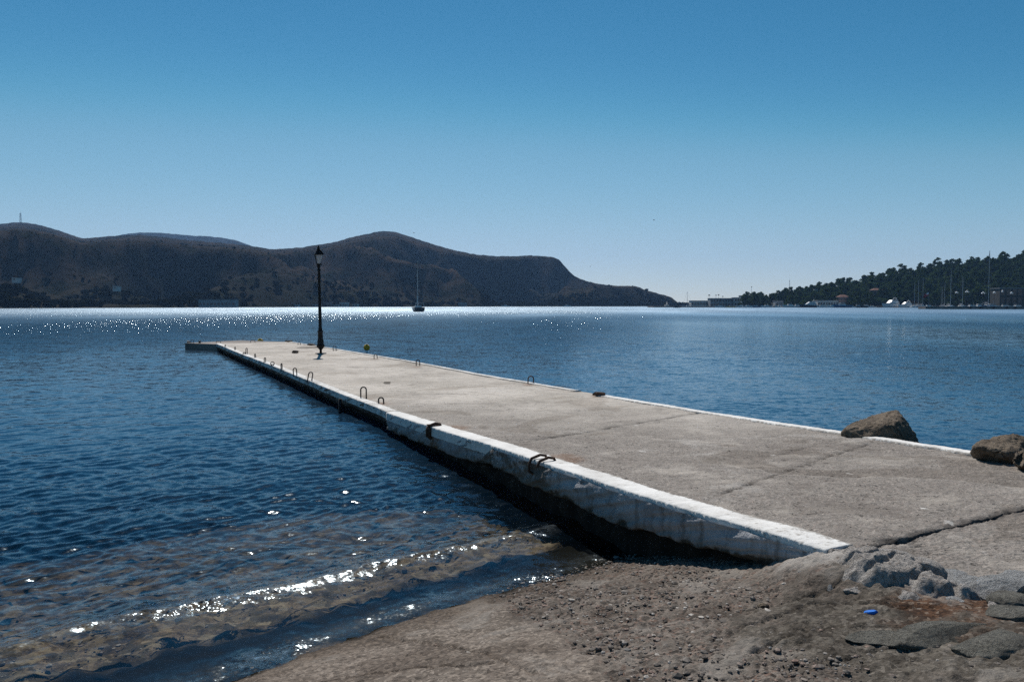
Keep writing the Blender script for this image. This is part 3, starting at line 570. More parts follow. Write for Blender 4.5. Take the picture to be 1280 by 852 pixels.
stone_at(1240, 838, .49, (.20, .12, .05), 25, 60, 'flat', 'flat dark slab in the bottom right corner')
stone_at(1172, 830, .45, (.28, .10, .05), 18, 61, 'flat', 'long flat grey-green slab with a shadow gap on its lower side')
stone_at(1105, 836, .43, (.17, .09, .03), 0, 62, 'flat', 'small flat slab left of the long grey-green slab')
stone_at(955, 788, .33, (.035, .028, .02), 0, 63, 'rock', 'single brown cobble lying loose on the gravel')
for k, (cx, cy, sz, rz) in enumerate(((1.72, 4.28, .035, 10), (1.80, 4.02, .045, 50), (2.02, 3.88, .03, 80), (1.60, 4.36, .025, 30), (2.15, 3.80, .05, 120), (1.93, 3.72, .028, 15), (1.66, 4.10, .03, 75), (2.28, 3.72, .035, 44), (1.86, 3.93, .022, 100))):
    rock('stone_chip', (cx, cy, float(ground_z(np.array([cx]), np.array([cy]))[0][0]) + .012), (sz * 1.2, sz, sz * .6), rz, 80 + k, 'rubble' if k % 2 else 'greystone', 'small angular chip of pale concrete lying at the foot of the rubble mound', 'stone', (k * 7 % 20, 0), 12, .04, 'concrete chips below the rubble mound')
def plastic_scrap():
    x, y = at(1087, 796, .43); z = float(ground_z(np.array([x]), np.array([y]))[0][0]) + .028; m = MB(); n = 8; top = []; 
    out = [(-.032, -.008), (-.022, .012), (0, .016), (.024, .01), (.033, -.006), (.015, -.015), (-.012, -.014)]
    m.loft([[(a, b, -.004) for a, b in out], [(a * 1.05, b * 1.05, .003 + a * .12) for a, b in out], [(a * .85, b * .8, .008 + a * .12) for a, b in out]])
    tag(m.build('plastic_scrap', MAT['blue'], loc=(x, y, z)), 'bright blue scrap of plastic lying on the dark slab', 'litter')
plastic_scrap()
def gravel():
    N = 52000; r = RNG.uniform(0, 1, N) ** .75 * 5.2 + 2.2; th = R(-42) + RNG.uniform(0, 1, N) * R(84); x, y = r * np.sin(th), r * np.cos(th)
    z, d, dl = ground_z(x, y); edge = x - (-.1 + (4.95 - y) * .31); wallx = x - (-4.04 + .485 * (16.79 - y))
    dens = sstep(-.02, .06, edge) * .8 + .05; dens *= np.clip(.55 + .9 * fbm(x * 1.4, y * 1.4, 3), .1, 1)
    dens = np.where(dl < -.1, np.where(dl < -.9, .15, 0), dens)
    keep = (RNG.uniform(0, 1, N) < dens) & (wallx < .12) & (dl > -2.6) & ~((x > 2.0) & (y > 4.2)) & (np.hypot(x - 2.35, y - 3.98) > .35)
    x, y, z = x[keep], y[keep], z[keep]; n = len(x); v, f = I1; s = np.exp(RNG.normal(math.log(.0062), .5, n)); s = np.clip(s, .003, .026)
    sc = RNG.uniform(.65, 1.3, (n, 3)); sc[:, 2] *= .62; a = RNG.uniform(0, 6.28, n); jit = RNG.uniform(.8, 1.15, (n, len(v), 1))
    p = v[None] * jit * sc[:, None] * s[:, None, None]; ca, sa = np.cos(a)[:, None], np.sin(a)[:, None]
    px = p[..., 0] * ca - p[..., 1] * sa + x[:, None]; py = p[..., 0] * sa + p[..., 1] * ca + y[:, None]; pz = p[..., 2] + (z + .004 + s * .1)[:, None]
    F_ = (f[None] + (np.arange(n) * len(v))[:, None, None]).reshape(-1, 3)
    tag(np_mesh('gravel', np.stack([px, py, pz], -1).reshape(-1, 3), F_, MAT['gravel'], smooth=False), 'loose grey gravel scattered over the sloping shore', 'gravel', kind='stuff')
gravel()
# ================================================================== LAMP
def street_lamp():
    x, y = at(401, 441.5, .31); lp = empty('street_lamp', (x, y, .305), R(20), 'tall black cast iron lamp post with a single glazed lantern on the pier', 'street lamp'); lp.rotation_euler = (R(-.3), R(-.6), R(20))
    MB().lathe([(.19, 0), (.20, .012), (.12, .022)], 20).build('foot_shadow_plate', MAT['iron'], lp, True)  # thin dark disc standing in for the shadow around the foot
    MB().lathe([(.042, .02), (.042, .13), (.06, .15), (.085, .18), (.135, .24), (.145, .29), (.13, .31), (.105, .34), (.115, .42), (.09, .5), (.083, .74), (.10, .76), (.10, .79), (.075, .81)], 20).build('pedestal', MAT['iron'], lp, True)
    MB().lathe([(.072, .80), (.072, .86), (.058, .90), (.055, 1.4), (.052, 2.0), (.050, 2.4), (.046, 2.86), (.066, 2.88), (.066, 2.91), (.045, 2.93), (.045, 3.0), (.075, 3.05), (.06, 3.08)], 16).build('pole', MAT['iron'], lp, True)
    L = empty('lantern', (0, 0, 3.08)); L.parent = lp; bpy.data.objects.remove(L)
    ln = MB(); b, tp, h = .062, .128, .34
    ln.box((0, 0, 3.095), (.15, .15, .03)); 
    for sx in (-1, 1):
        for sy in (-1, 1): ln.tube([(sx * b, sy * b, 3.1), (sx * tp, sy * tp, 3.1 + h)], .009, 6)
    for (p, q) in (((-1, -1), (1, -1)), ((1, -1), (1, 1)), ((1, 1), (-1, 1)), ((-1, 1), (-1, -1))):
        ln.tube([(p[0] * tp, p[1] * tp, 3.1 + h), (q[0] * tp, q[1] * tp, 3.1 + h)], .012, 6)
        ln.tube([(p[0] * b, p[1] * b, 3.11), (q[0] * b, q[1] * b, 3.11)], .012, 6)
    lo = ln.build('lantern_frame', MAT['iron'], lp)
    g = MB(); e = .985
    g.add([(-b * e, -b * e, 3.11), (b * e, -b * e, 3.11), (b * e, b * e, 3.11), (-b * e, b * e, 3.11), (-tp * e, -tp * e, 3.1 + h), (tp * e, -tp * e, 3.1 + h), (tp * e, tp * e, 3.1 + h), (-tp * e, tp * e, 3.1 + h)], [(0, 1, 5, 4), (1, 2, 6, 5), (2, 3, 7, 6), (3, 0, 4, 7)])
    g.build('pane', MAT['glass'], lo)
    MB().lathe([(.02, 3.12), (.022, 3.2), (.035, 3.24), (.032, 3.30), (.012, 3.33)], 10).build('bulb', MAT['globe'], lo, True)
    rf = MB().lathe([(.21, 3.43), (.215, 3.45), (.175, 3.49), (.135, 3.55), (.10, 3.585), (.06, 3.6)], 4, rot=R(45)).lathe([(.065, 3.6), (.07, 3.63), (.04, 3.66), (.045, 3.68), (.02, 3.7)], 8)
    rf.build('roof', MAT['iron'], lp); MB().lathe([(.02, 3.7), (.03, 3.72), (.012, 3.745), (.005, 3.79)], 8).build('finial', MAT['iron'], lp, True)
street_lamp()
# ================================================================== MOORING LOOPS
def loop_mesh(w, h, r, lean=0.):
    pts = [(-w / 2, 0, -.03), (-w / 2, lean * .5, h * .5), (-w / 2, lean, h - w / 2)] + [(-w / 2 * math.cos(a), lean, h - w / 2 + w / 2 * math.sin(a)) for a in np.linspace(.4, math.pi - .4, 6)] + [(w / 2, lean, h - w / 2), (w / 2, lean * .5, h * .5), (w / 2, 0, -.03)]
    return MB().tube(pts, r, 7)
PA = math.atan2(-.9, .436)            # pier axis heading
loops = [ # px, py(base), height px, width, turn, label
 (281.7, 433.4, 2.6, .07, 80, 'short stub of a mooring loop, farthest along the pier\'s left coping'),
 (293.9, 437.2, 3.8, .07, 80, 'thin mooring loop seen edge-on, second from the far left corner of the pier'),
 (308.2, 442.3, 7.4, .075, 70, 'tall dark mooring loop beside the small toppled ring near the pier\'s far end'),
 (319., 446.7, 4.6, .07, 80, 'short edge-on mooring loop just shoreward of the tall far one'),
 (331.2, 452.2, 5.4, .08, 75, 'stubby mooring loop between the short edge-on loop and the round ring'),
 (352., 461.3, 7.2, .08, 85, 'slim dark mooring loop just shoreward of the round ring on the coping'),
 (369., 468.5, 8.7, .085, 40, 'narrow mooring loop, the farther of the neighbouring pair left of the lamp post'),
 (387., 475.8, 10.8, .09, 15, 'bent open mooring loop, the nearer of the pair left of the lamp post'),
 (454.4, 496.4, 13., .10, 10, 'tallest upright mooring loop on the coping, nearest but one to the white painted stretch'),
 (476.5, 503.5, 7., .085, 5, 'low mooring loop at the start of the white painted coping'),
 (374., 430.6, 3.3, .1, 30, 'tiny mooring loop on the right kerb beyond the lamp post'),
 (418.4, 437.9, 6., .11, 15, 'upright mooring loop on the right kerb just past the lamp post'),
 (469.6, 447.3, 4.6, .1, 20, 'squat mooring loop on the right kerb below the near yellow buoy'),
 (522.5, 456.4, 7., .10, 15, 'rusty mooring loop in the middle of the right kerb'),
 (663.3, 478.8, 9., .12, 12, 'rusty mooring loop on the right kerb nearest the shore')]
for px, py, hp, w, rz, lab in loops:
    z = .315; x, y = at(px, py, z); h = hp * y / F
    rusty = 'rusty' in lab
    o = loop_mesh(w, h, .013 if hp > 4 else .012, .02 if 'bent' in lab else 0).build('mooring_loop', MAT['rust' if rusty else 'steel'], None, True, (x, y, z)); o.rotation_euler = (0, R(10) if 'bent' in lab else R(random.uniform(-4, 4)), R(rz))
    tag(o, lab, 'mooring loop', 'mooring loops along the pier')
def ring(px, py, rad, lab, rz, tiltx, z=.315, r=.012):
    x, y = at(px, py, z); m = MB(); m.tube([(rad * math.cos(a), 0, rad + rad * math.sin(a)) for a in np.linspace(-1.5, 4.6, 20)], r, 7)
    m.tube([(-.03, 0, -.02), (-.03, 0, .03), (.03, 0, .03), (.03, 0, -.02)], r, 6)
    o = m.build('mooring_ring', MAT['steel'], None, True, (x, y, z)); o.rotation_euler = (R(tiltx), 0, R(rz)); tag(o, lab, 'mooring ring', 'mooring rings along the pier')
ring(340.5, 456.4, .05, 'round mooring ring standing on the left coping among the loops', 10, -15)
ring(305., 442.3, .04, 'small toppled mooring ring at the foot of the tall far loop', 10, -50)
for px, py, wd, hp, lab in ((316, 427.9, .2, 2.8, 'wide low cleat loop at the far edge next to the yellow buoy'), (273, 428.4, .2, 2., 'wide low cleat loop where the pier head joins the far corner'), (249.6, 428.2, .05, 2.4, 'small dark bollard stub on the projecting pier head'), (240.5, 428.3, .12, 3.5, 'thin pale wire hoop on the projecting pier head')):
    z = .3; x, y = at(px, py, z); h = hp * y / F; m = MB()
    if 'stub' in lab: m.lathe([(.05, -.03), (.05, h * .6), (.075, h * .7), (.07, h)], 10)
    else: m.tube([(-wd / 2, 0, -.03), (-wd / 2, 0, h * .75), (-wd / 2 + .03, 0, h), (wd / 2 - .03, 0, h), (wd / 2, 0, h * .75), (wd / 2, 0, -.03)], .012, 6)
    tag(m.build('bollard_stub' if 'stub' in lab else 'cleat_loop', MAT['steel'], None, True, (x, y, z)), lab, 'cleat')
rock('rope_heap', (*at(235.3, 427.8, .3), .32), (.10, .10, .08), 0, 77, 'rubble', 'small whitish heap on the outer tip of the pier head', 'heap')
# hooks and bracket on the wall face
def hook(px, py, Yc, drop, lab, mat, r=.013, plate=False):
    x, y = at(px, py, 0); z0 = float(zdeck(Yc)); x0 = float(np.interp(Yc, [p[1] for p in LEFT[::-1]], [p[0] for p in LEFT[::-1]])); n = Vector((-.9, -.44, 0))
    p0 = Vector((x0, Yc, z0 + .03)); a = [p0 - n * .10 + Vector((0, 0, -.03)), p0 - n * .08 + Vector((0, 0, .015)), p0 - n * .02 + Vector((0, 0, .028)), p0 + n * .075 + Vector((0, 0, .0)), p0 + n * .10 + Vector((0, 0, -.05)), p0 + n * .10 + Vector((0, 0, -drop * .8)), p0 + n * .085 + Vector((.03, -.01, -drop)), p0 + n * .075 + Vector((.07, -.02, -drop * .9)), p0 + n * .07 + Vector((.09, -.03, -drop * .7))]
    if drop < .1: a = a[:6]
    m = MB().tube([q - p0 for q in a], r, 8)
    if plate: m.box((n.x * .07, n.y * .07, -drop * .5), (.05, .10, drop * .8), R(26)); m.box((-.01, 0, 0.012), (.16, .09, .012), R(26))
    tag(m.build('mooring_hook', MAT[mat], None, True, p0), lab, 'mooring hook', 'hooks over the pier wall')
hook(676, 580, 7.72, .15, 'dark curved mooring hook hanging down over the white coping', 'rust', .014)
hook(686, 583, 7.55, .07, 'short reddish hook bent over the coping next to the longer one', 'rust', .014)
hook(541, 545, 10.52, .16, 'rusty mooring bracket with an orange stain below it on the pier wall', 'rust', .02, True)
tag(MB().tube([(0, 0, -.35), (0.01, 0, .05)], .035, 8).build('fender_post', MAT['tyre'], None, True, (-3.22, 14.9, .2)), 'dark upright post fixed against the outer pier wall', 'fender')
# debris
def slab_scrap(name, px, py, d, rz, mat, lab, z=.33, cat='debris', tilt=0):
    x, y = at(px, py, z); m = MB(); o = [(-1, -.6), (-.7, .5), (-.1, .9), (.6, .6), (1, .1), (.7, -.7), (-.2, -.9)]
    m.loft([[(a * d[0], b * d[1], -d[2] * .3) for a, b in o], [(a * d[0] * 1.04, b * d[1], d[2] * .5 + a * d[2] * .3) for a, b in o], [(a * d[0] * .7, b * d[1] * .6, d[2]) for a, b in o]])
    ob = m.build(name, MAT[mat], None, False, (x, y, z)); ob.rotation_euler = (0, R(tilt), R(rz)); tag(ob, lab, cat)
slab_scrap('rusty_lump', 369, 440.3, (.11, .08, .07), 10, 'wood', 'dark brown lump of debris left of the lamp foot')
slab_scrap('dark_bar', 361, 426.6, (.17, .09, .05), 0, 'wood', 'flat dark bar lying on the far edge of the pier')
slab_scrap('dark_board', 389.5, 431.2, (.17, .1, .06), -15, 'wood', 'dark tilted board on the kerb left of the lamp pedestal', tilt=6)
slab_scrap('plank', 385, 434.3, (.42, .035, .02), 12, 'wood', 'long thin brown plank lying behind the lamp post')
slab_scrap('debris_scrap', 483.7, 478.2, (.075, .05, .02), 10, 'wood', 'small flat dark scrap lying on the middle of the deck', .325)
slab_scrap('rebar_lump', 749, 493, (.12, .06, .05), -30, 'rust', 'rusty lump at the gap in the right kerb', .33)
# ================================================================== BUOYS
def buoy(px, py, r, lab, post=0.):
    x, y = at(px, py, 0); o = empty('buoy', (x, y, post), 0, lab, 'buoy', 'yellow mooring buoys')
    MB().lathe([(r * math.sin(a) if 0 < i < 12 else .005, r * (1 - math.cos(a)) - .25 * r) for i, a in enumerate(np.linspace(0, math.pi, 13))], 16).build('float', MAT['buoy'], o, True)
    MB().lathe([(.035, 1.7 * r), (.035, 1.78 * r), (.055, 1.8 * r), (.045, 1.95 * r)], 8).build('cap', MAT['boatwhite'], o, True)
    if post: MB().lathe([(.075, -post - .1), (.07, -.1 * r)], 12).build('stem', MAT['boatwhite'], o, True)
buoy(325.3, 429.5, .155, 'yellow buoy floating beyond the far edge of the pier')
buoy(458.5, 441.5, .135, 'yellow buoy on a white stem floating right of the lamp post', .14)
# ================================================================== HILLS
def hill(name, sky, Yr, Ys, px0, px1, step, mat, amp, seed, back=500, nr=110, jag=.6, conc=.85):
    px = np.arange(px0, px1 + .1, step); sx, sy = np.array(sky).T; ys = np.interp(px, sx, sy); ks = np.ones(7) / 7
    ys = np.convolve(np.pad(ys, 3, 'edge'), ks, 'valid') + jag * fbm(px * .12 + seed, px * 0 + seed, 4, .65)
    yr = np.interp(px, *np.array(Yr).T); y0 = np.interp(px, *np.array(Ys).T); H = ZC + (HOR - ys) / F * yr; t = np.linspace(0, 1, nr)[:, None]
    Y = y0 + (yr - y0) * t; X = (px - 640) / F * Y
    base = (H + 2) * t ** conc - 2
    nz = (1 - np.abs(fbm(X * .0035 + seed, Y * .0022, 5, .5))) - .7
    Z = base + amp * np.clip(H / 60, .1, 1.3) * (nz * 2.6 * np.sin(np.pi * np.clip(t, 0, 1)) ** .8)
    lim = ZC + (H - ZC) / yr * Y * (.985 - .1 * (1 - t)); Z = np.where(t < 1, np.minimum(Z, np.maximum(lim, base * .5)), H); Z = np.where(t == 0, -2, np.maximum(Z, -2 + 3 * np.minimum(1, t * 30)))
    tb = np.linspace(.08, 1, 12)[:, None]; Yb = yr + back * tb; Xb = (px - 640) / F * Yb; Zb = H + (-4 - H) * tb ** 1.3 
    X, Y, Z = np.concatenate([X, Xb]), np.concatenate([Y, Yb]), np.concatenate([Z, Zb])
    o = np_mesh(name, np.stack([X, Y, Z], -1).reshape(-1, 3), grid_quads(*X.shape), MAT[mat]); tag(o, kind='structure')
    if o.data.polygons[len(px) * 20].normal.z < 0: o.data.flip_normals()
    return px, X, Y, Z
SKY1 = [(-400, 310), (-250, 292), (-120, 286), (0, 281), (26, 278), (50, 281), (75, 288), (92, 294), (104, 298.5), (115, 298), (140, 295.5), (175, 294), (200, 296), (230, 300), (260, 302.5), (300, 306), (318, 308), (340, 312), (375, 310), (400, 306), (420, 303), (440, 297), (455, 294), (470, 290.5), (482, 289), (495, 290.5), (505, 293.5), (520, 298.5), (540, 305), (560, 311), (580, 315.5), (600, 319), (625, 320.5), (645, 320.5), (660, 319.5), (675, 320), (694, 322), (702, 326), (708, 337), (716, 343.5), (724, 348.5), (735, 352), (750, 355), (765, 357), (790, 357.5), (797, 357), (802, 361), (815, 365), (822, 366), (828, 369.5), (834, 369), (840, 371.5), (846, 377), (850, 381.5), (856, 383)]
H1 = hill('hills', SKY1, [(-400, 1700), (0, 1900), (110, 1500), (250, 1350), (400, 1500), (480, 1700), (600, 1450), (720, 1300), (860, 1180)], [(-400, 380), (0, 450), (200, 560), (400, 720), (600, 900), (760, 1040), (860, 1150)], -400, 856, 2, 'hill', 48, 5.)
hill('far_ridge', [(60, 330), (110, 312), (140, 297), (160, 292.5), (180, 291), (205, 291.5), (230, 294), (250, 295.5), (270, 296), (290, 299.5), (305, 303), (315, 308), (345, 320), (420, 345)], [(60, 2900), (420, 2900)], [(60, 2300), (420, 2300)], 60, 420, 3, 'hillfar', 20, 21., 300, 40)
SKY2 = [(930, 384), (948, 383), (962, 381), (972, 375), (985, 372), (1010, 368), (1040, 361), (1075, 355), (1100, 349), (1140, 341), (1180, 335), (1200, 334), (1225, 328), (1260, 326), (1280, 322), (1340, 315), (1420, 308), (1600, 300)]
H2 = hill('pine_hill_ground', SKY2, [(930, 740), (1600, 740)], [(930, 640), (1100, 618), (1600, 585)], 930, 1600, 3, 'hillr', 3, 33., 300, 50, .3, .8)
# scrub on the lower slopes: one mass
def blob_field(name, P, S, mat, label, cat, sub=I2, flat=.8, seed=0):
    v, f = sub; n = len(P); rg = np.random.default_rng(seed); jit = rg.uniform(.55, 1.3, (n, len(v), 1)); p = v[None] * jit * S[:, None, None] * np.array([1.15, 1., flat])
    p = p + P[:, None]; F_ = (f[None] + (np.arange(n) * len(v))[:, None, None]).reshape(-1, 3)
    return tag(np_mesh(name, p.reshape(-1, 3), F_, MAT[mat], smooth=False), label, cat, kind='stuff')
def scrub():
    px, X, Y, Z = H1; rg = np.random.default_rng(5); P = []; S = []
    I = rg.integers(1, 75, 26000); J = rg.integers(0, X.shape[1], 26000); jx = rg.uniform(-1, 1, 26000) * 4; jy = rg.uniform(-1, 1, 26000) * 6
    x, y, z = X[I, J] + jx, Y[I, J] + jy, Z[I, J]; p = px[J]
    el = (z - ZC) / y * F; band = np.interp(p, [-400, 0, 150, 300, 450, 600, 700, 860], [55, 48, 40, 30, 26, 22, 12, 6])
    den = np.exp(-np.clip(el, 0, None) / band * 1.6) * np.clip(.55 + 1.1 * fbm(x * .012, y * .012, 3), .03, 1); k = (rg.uniform(0, 1, len(x)) < den) & (z > .3)
    x, y, z = x[k], y[k], z[k]; s = rg.uniform(1.1, 3.2, len(x)) * np.clip(1.15 - el[k] / 120, .45, 1.2)
    blob_field('scrub', np.stack([x, y, z + s * .5], -1), s, 'scrub', 'dark green scrub and trees covering the lower slopes across the bay', 'scrub', I1, .85, 3)
scrub()
# ================================================================== PINES
def pine_mesh(seed, H, crown_w, crown_h, umbrella=False, thin=1.):
    rg = np.random.default_rng(seed); m = MB(); bend = rg.uniform(-.5, .5, 2)
    ax = [(bend[0] * (t ** 2), bend[1] * t * t, -1.5 + (H * .93 + 1.5) * t) for t in np.linspace(0, 1, 6)]; m.tube(ax, list(np.linspace(.26, .06, 6)), 6, 0)
    nl = 13 if umbrella else 18
    cl = []
    for i in range(nl):
        a = rg.uniform(0, 6.28); u = rg.uniform(0, 1); zz = H - crown_h * (1 - u) ; rad = crown_w * (1 - .75 * u ** 1.6) * rg.uniform(.35, 1) if not umbrella else crown_w * (1 - .6 * u) * rg.uniform(.3, 1)
        c = Vector((math.cos(a) * rad + bend[0] * .7, math.sin(a) * rad + bend[1] * .7, zz)); cl.append((c, rg.uniform(.65, 1.25) * crown_w * .36))
        if i % 2 == 0: m.tube([(bend[0] * .4, bend[1] * .4, zz - crown_h * .25 - .3), tuple(c)], [.08, .03], 4, 0, False)
    cl.append((Vector((bend[0], bend[1], H)), crown_w * .3))
    for c, s in cl:
        for k in range(int(34 * thin)):
            d = Vector(rg.normal(size=3)); d.normalize(); p = c + Vector((d.x * s, d.y * s, d.z * s * .62)) * rg.uniform(.35, 1.1); q = rg.uniform(.28, .72)
            t1 = Vector(rg.normal(size=3)).normalized(); t2 = d.cross(t1).normalized(); m.add([p + t1 * q, p + t2 * q * .8, p - t1 * q, p - t2 * q * .8 + d * q * .3], [(0, 1, 2, 3)], 1)
    return m
def undergrowth():
    px, X, Y, Z = H2; rg = np.random.default_rng(15); I = rg.integers(3, 52, 9000); J = rg.integers(6, int(len(px) * .56), 9000); p = px[J]
    x, y, z = X[I, J] + rg.uniform(-1, 1, 9000), Y[I, J] + rg.uniform(-1.5, 1.5, 9000), Z[I, J]; k = (p > 972) & ~((y < 632) & (p > 985) & (p < 1150)); x, y, z = x[k], y[k], z[k]; s = rg.uniform(.8, 2.1, len(x))
    blob_field('undergrowth', np.stack([x, y, z + s * .5], -1), s, 'pine', 'dark undergrowth filling the gaps between the pines on the harbour hill', 'undergrowth', I1, .95, 6)
undergrowth()
def pines():
    protos = []
    for i, a in enumerate([(8.6, 4.2, 6.4), (7.8, 3.8, 5.8), (9.6, 4.0, 7.2), (7.2, 4.4, 5.2), (8.4, 3.5, 6.6), (7.6, 4.7, 5.6)]):
        protos.append(pine_mesh(60 + i, *a).build('pine_tree', [MAT['bark'], MAT['pine']]))
    rg = np.random.default_rng(8); px, X, Y, Z = H2; spots = []
    tries = 0; cell = {}
    while len(spots) < 292 and tries < 60000:
        tries += 1; j = int(rg.integers(0, int(len(px) * .54))); i = int(rg.integers(3, 50)); p = px[j]
        if p < 972 and i < 8: continue
        x, y, z = X[i, j], Y[i, j], Z[i, j]; md = 4.3
        if y < 628 and 985 < p < 1150: continue
        if 1250 < p < 1290 and i < 6: continue
        if any(abs(x - q[0]) < md and abs(y - q[1]) < md * 1.3 for q in spots): continue
        spots.append((x, y, z, p, i))
    for k, (x, y, z, p, i) in enumerate(spots):
        if k < len(protos): o = protos[k]
        else: o = protos[k % len(protos)].copy(); COL.objects.link(o)
        s = rg.uniform(.82, 1.28) * (.85 if i > 44 else 1); o.location = (x, y, z - .3); o.rotation_euler = (0, 0, rg.uniform(0, 6.28)); o.scale = (s * 1.08, s * 1.08, s)
        tag(o, 'dark green pine standing in the dense wood on the harbour hill', 'pine tree', 'pines in the wood on the harbour hill')
    # loose umbrella pines at the left end of the wood
    for n_, (pxx, top, base, w, lab) in enumerate([(967, 368.5, 383, 2.1, 'leaning small pine farthest left at the end of the wood'), (974, 363.5, 383, 3.2, 'umbrella pine with a gap of sky under its crown, left end of the wood'), (983, 365, 382, 2.5, 'low umbrella pine between the two taller ones at the end of the wood'), (988, 359.5, 382, 3.5, 'broad dark umbrella pine with the thin aerial above it'), (1000, 358.5, 381, 3.9, 'widest rounded pine right of the thin aerial')]):
        Yd = 655; x, _, zt = far(pxx, top, Yd); zb = far(pxx, base, Yd)[2]; Ht = zt - zb
        o = pine_mesh(90 + n_, Ht, w, Ht * .5, True, .8).build('umbrella_pine', [MAT['bark'], MAT['pine']], None, False, (x, Yd, zb)); tag(o, lab, 'pine tree')
pines()
# ================================================================== BUILDINGS
def building(name, px0, px1, ytop, ybase, Y, depth, mat, roofm, label, nwin=0, rows=1, roof='flat', roofh=.8, rz=0., win=(.6, .55, 1.5, 1.6)):
    x0, _, zt = far(px0, ytop, Y); x1, _, zb = far(px1, ybase, Y); w = x1 - x0; h = zt - zb; root = empty(name, ((x0 + x1) / 2, Y + depth / 2, zb), rz, label, 'building')
    MB().box((0, 0, h / 2 - 1), (w, depth, h + 2)).build('wall', MAT[mat], root)
    if roof == 'flat': MB().box((0, 0, h + .15), (w + .5, depth + .5, .35)).build('roof', MAT[roofm], root)
    else:
        m = MB(); e = .5; a, b = w / 2 + e, depth / 2 + e; m.add([(-a, -b, h), (a, -b, h), (a, b, h), (-a, b, h), (-a + b * .6, 0, h + roofh), (a - b * .6, 0, h + roofh)], [(0, 1, 5, 4), (1, 2, 5), (2, 3, 4, 5), (3, 0, 4), (3, 2, 1, 0)]); m.build('roof', MAT[roofm], root)
    for r_ in range(rows):
        for i in range(nwin):
            cx = -w / 2 + w * (i + .5) / nwin; cz = h * (r_ + .5) / rows
            f = MB().box((cx, -depth / 2 - .03, cz), (min(win[2], w / nwin * win[0]), .12, min(win[3], h / rows * win[1]))).build('window', MAT['dark'], root)
    return root
B = building
# harbour front, right of the cape
B('harbour_building', 864, 889, 376, 383, 700, 9, 'plaster', 'roofgrey', 'long low pale harbour building farthest left on the quay', 7)
B('harbour_building', 888, 920, 373, 383, 690, 10, 'plastergrey', 'roofgrey', 'wide grey flat-roofed harbour building right of the lowest one', 9, 2)
B('harbour_building', 918, 928, 372, 383, 688, 9, 'plaster', 'roofgrey', 'narrow pale block joining the wide grey building to the bright one', 3, 2)
B('harbour_building', 927.5, 940, 369.5, 383, 680, 10, 'plaster', 'roofgrey', 'bright pale harbour block beside the square tower', 3, 2)
B('harbour_tower', 940, 945.3, 367, 383, 678, 6, 'plaster', 'roofgrey', 'square pale tower rising above the harbour buildings', 1, 4)
B('harbour_building', 945, 956.5, 371.5, 383, 680, 10, 'plastergrey', 'roofgrey', 'dark grey block right of the square tower', 4, 2)
B('boathouse', 969, 979, 376, 383.5, 638, 6, 'plastergrey', 'roofgrey', 'grey boathouse under the umbrella pines', 2)
B('arcade_building', 1022, 1048, 375.5, 383, 622, 6, 'plaster', 'roofgrey', 'long low arcaded building between the navy boat and the blue boat', 8)
B('villa', 1050, 1061, 371, 381, 632, 7, 'plasterpink', 'roof', 'pinkish villa with a red roof half hidden by pines', 3, 2, 'hip', 1.8)
B('villa', 1092, 1103, 362.5, 370, 650, 7, 'plasterpink', 'roof', 'villa with an orange tiled roof among pines above the white yacht', 3, 1, 'hip', 1.6)
B('villa', 1126, 1133, 363.5, 368, 655, 5, 'plasterpink', 'roof', 'tiny tiled house among pines right of the orange roofed villa', 2, 1, 'hip', 1.2)
B('white_hut', 1065.5, 1068, 352, 355, 690, 3, 'boatwhite', 'boatwhite', 'tiny white hut high in the pine wood', 1)
B('white_hut', 1018.5, 1022, 362, 365, 680, 3, 'plaster', 'plaster', 'tiny pale hut in the wood right of the aerial', 1)
B('quay_house', 1250, 1300, 360.5, 380, 445, 9, 'shade', 'plastergrey', 'pale two-storey quay house at the right edge of the picture', 7, 2, win=(.72, .78, 3, 4))
# across the bay
for a in ((400, 414, 377.5, 384, 735, 'plasterpink', 'roofgrey', 'brownish long-roofed house behind the lamp post at the far shore', 3), (424, 434.5, 378.3, 383.5, 745, 'plaster', 'plaster', 'pale cube house on the far shore right of the lamp post', 3), (412, 423, 380.6, 384, 740, 'plaster', 'roofgrey', 'low pale wall-like house joining the two houses right of the lamp post', 4),
          (440, 447, 380.3, 383.5, 755, 'plaster', 'plaster', 'small pale house on the far shore, last before the sailing boat', 2), (384, 398, 380.6, 384, 720, 'plaster', 'roofgrey', 'low pale boat shed on the far shore just left of the lamp post', 4), (358, 373, 380.8, 384.3, 700, 'plaster', 'roofgrey', 'low pale shed farthest left on the glittering far shore', 4),
          (248, 294, 374.5, 385, 590, 'plastergrey', 'roofgrey', 'long grey-blue block standing in the shade on the far left shore', 10), (573, 583, 378.5, 382.8, 880, 'plastergrey', 'plaster', 'house with a bright pale roof on the shore right of the sailing boat', 3), (463.5, 466.5, 366.5, 369, 860, 'boatwhite', 'boatwhite', 'tiny white house alone on the slope above the far shore', 1),
          (141, 146, 358, 361, 640, 'plaster', 'plaster', 'tiny pale house in the scrub of the left hillside', 1), (15, 21, 347.5, 350.5, 660, 'plaster', 'plaster', 'tiny pale house high on the far left hillside', 1), (46, 52, 346.5, 349.5, 680, 'plastergrey', 'plaster', 'tiny greyish house right of the highest left hillside house', 1)):
    B('shore_house', a[0], a[1], a[2], a[3], a[4], 7, a[5], a[6], a[7], a[8], 1)
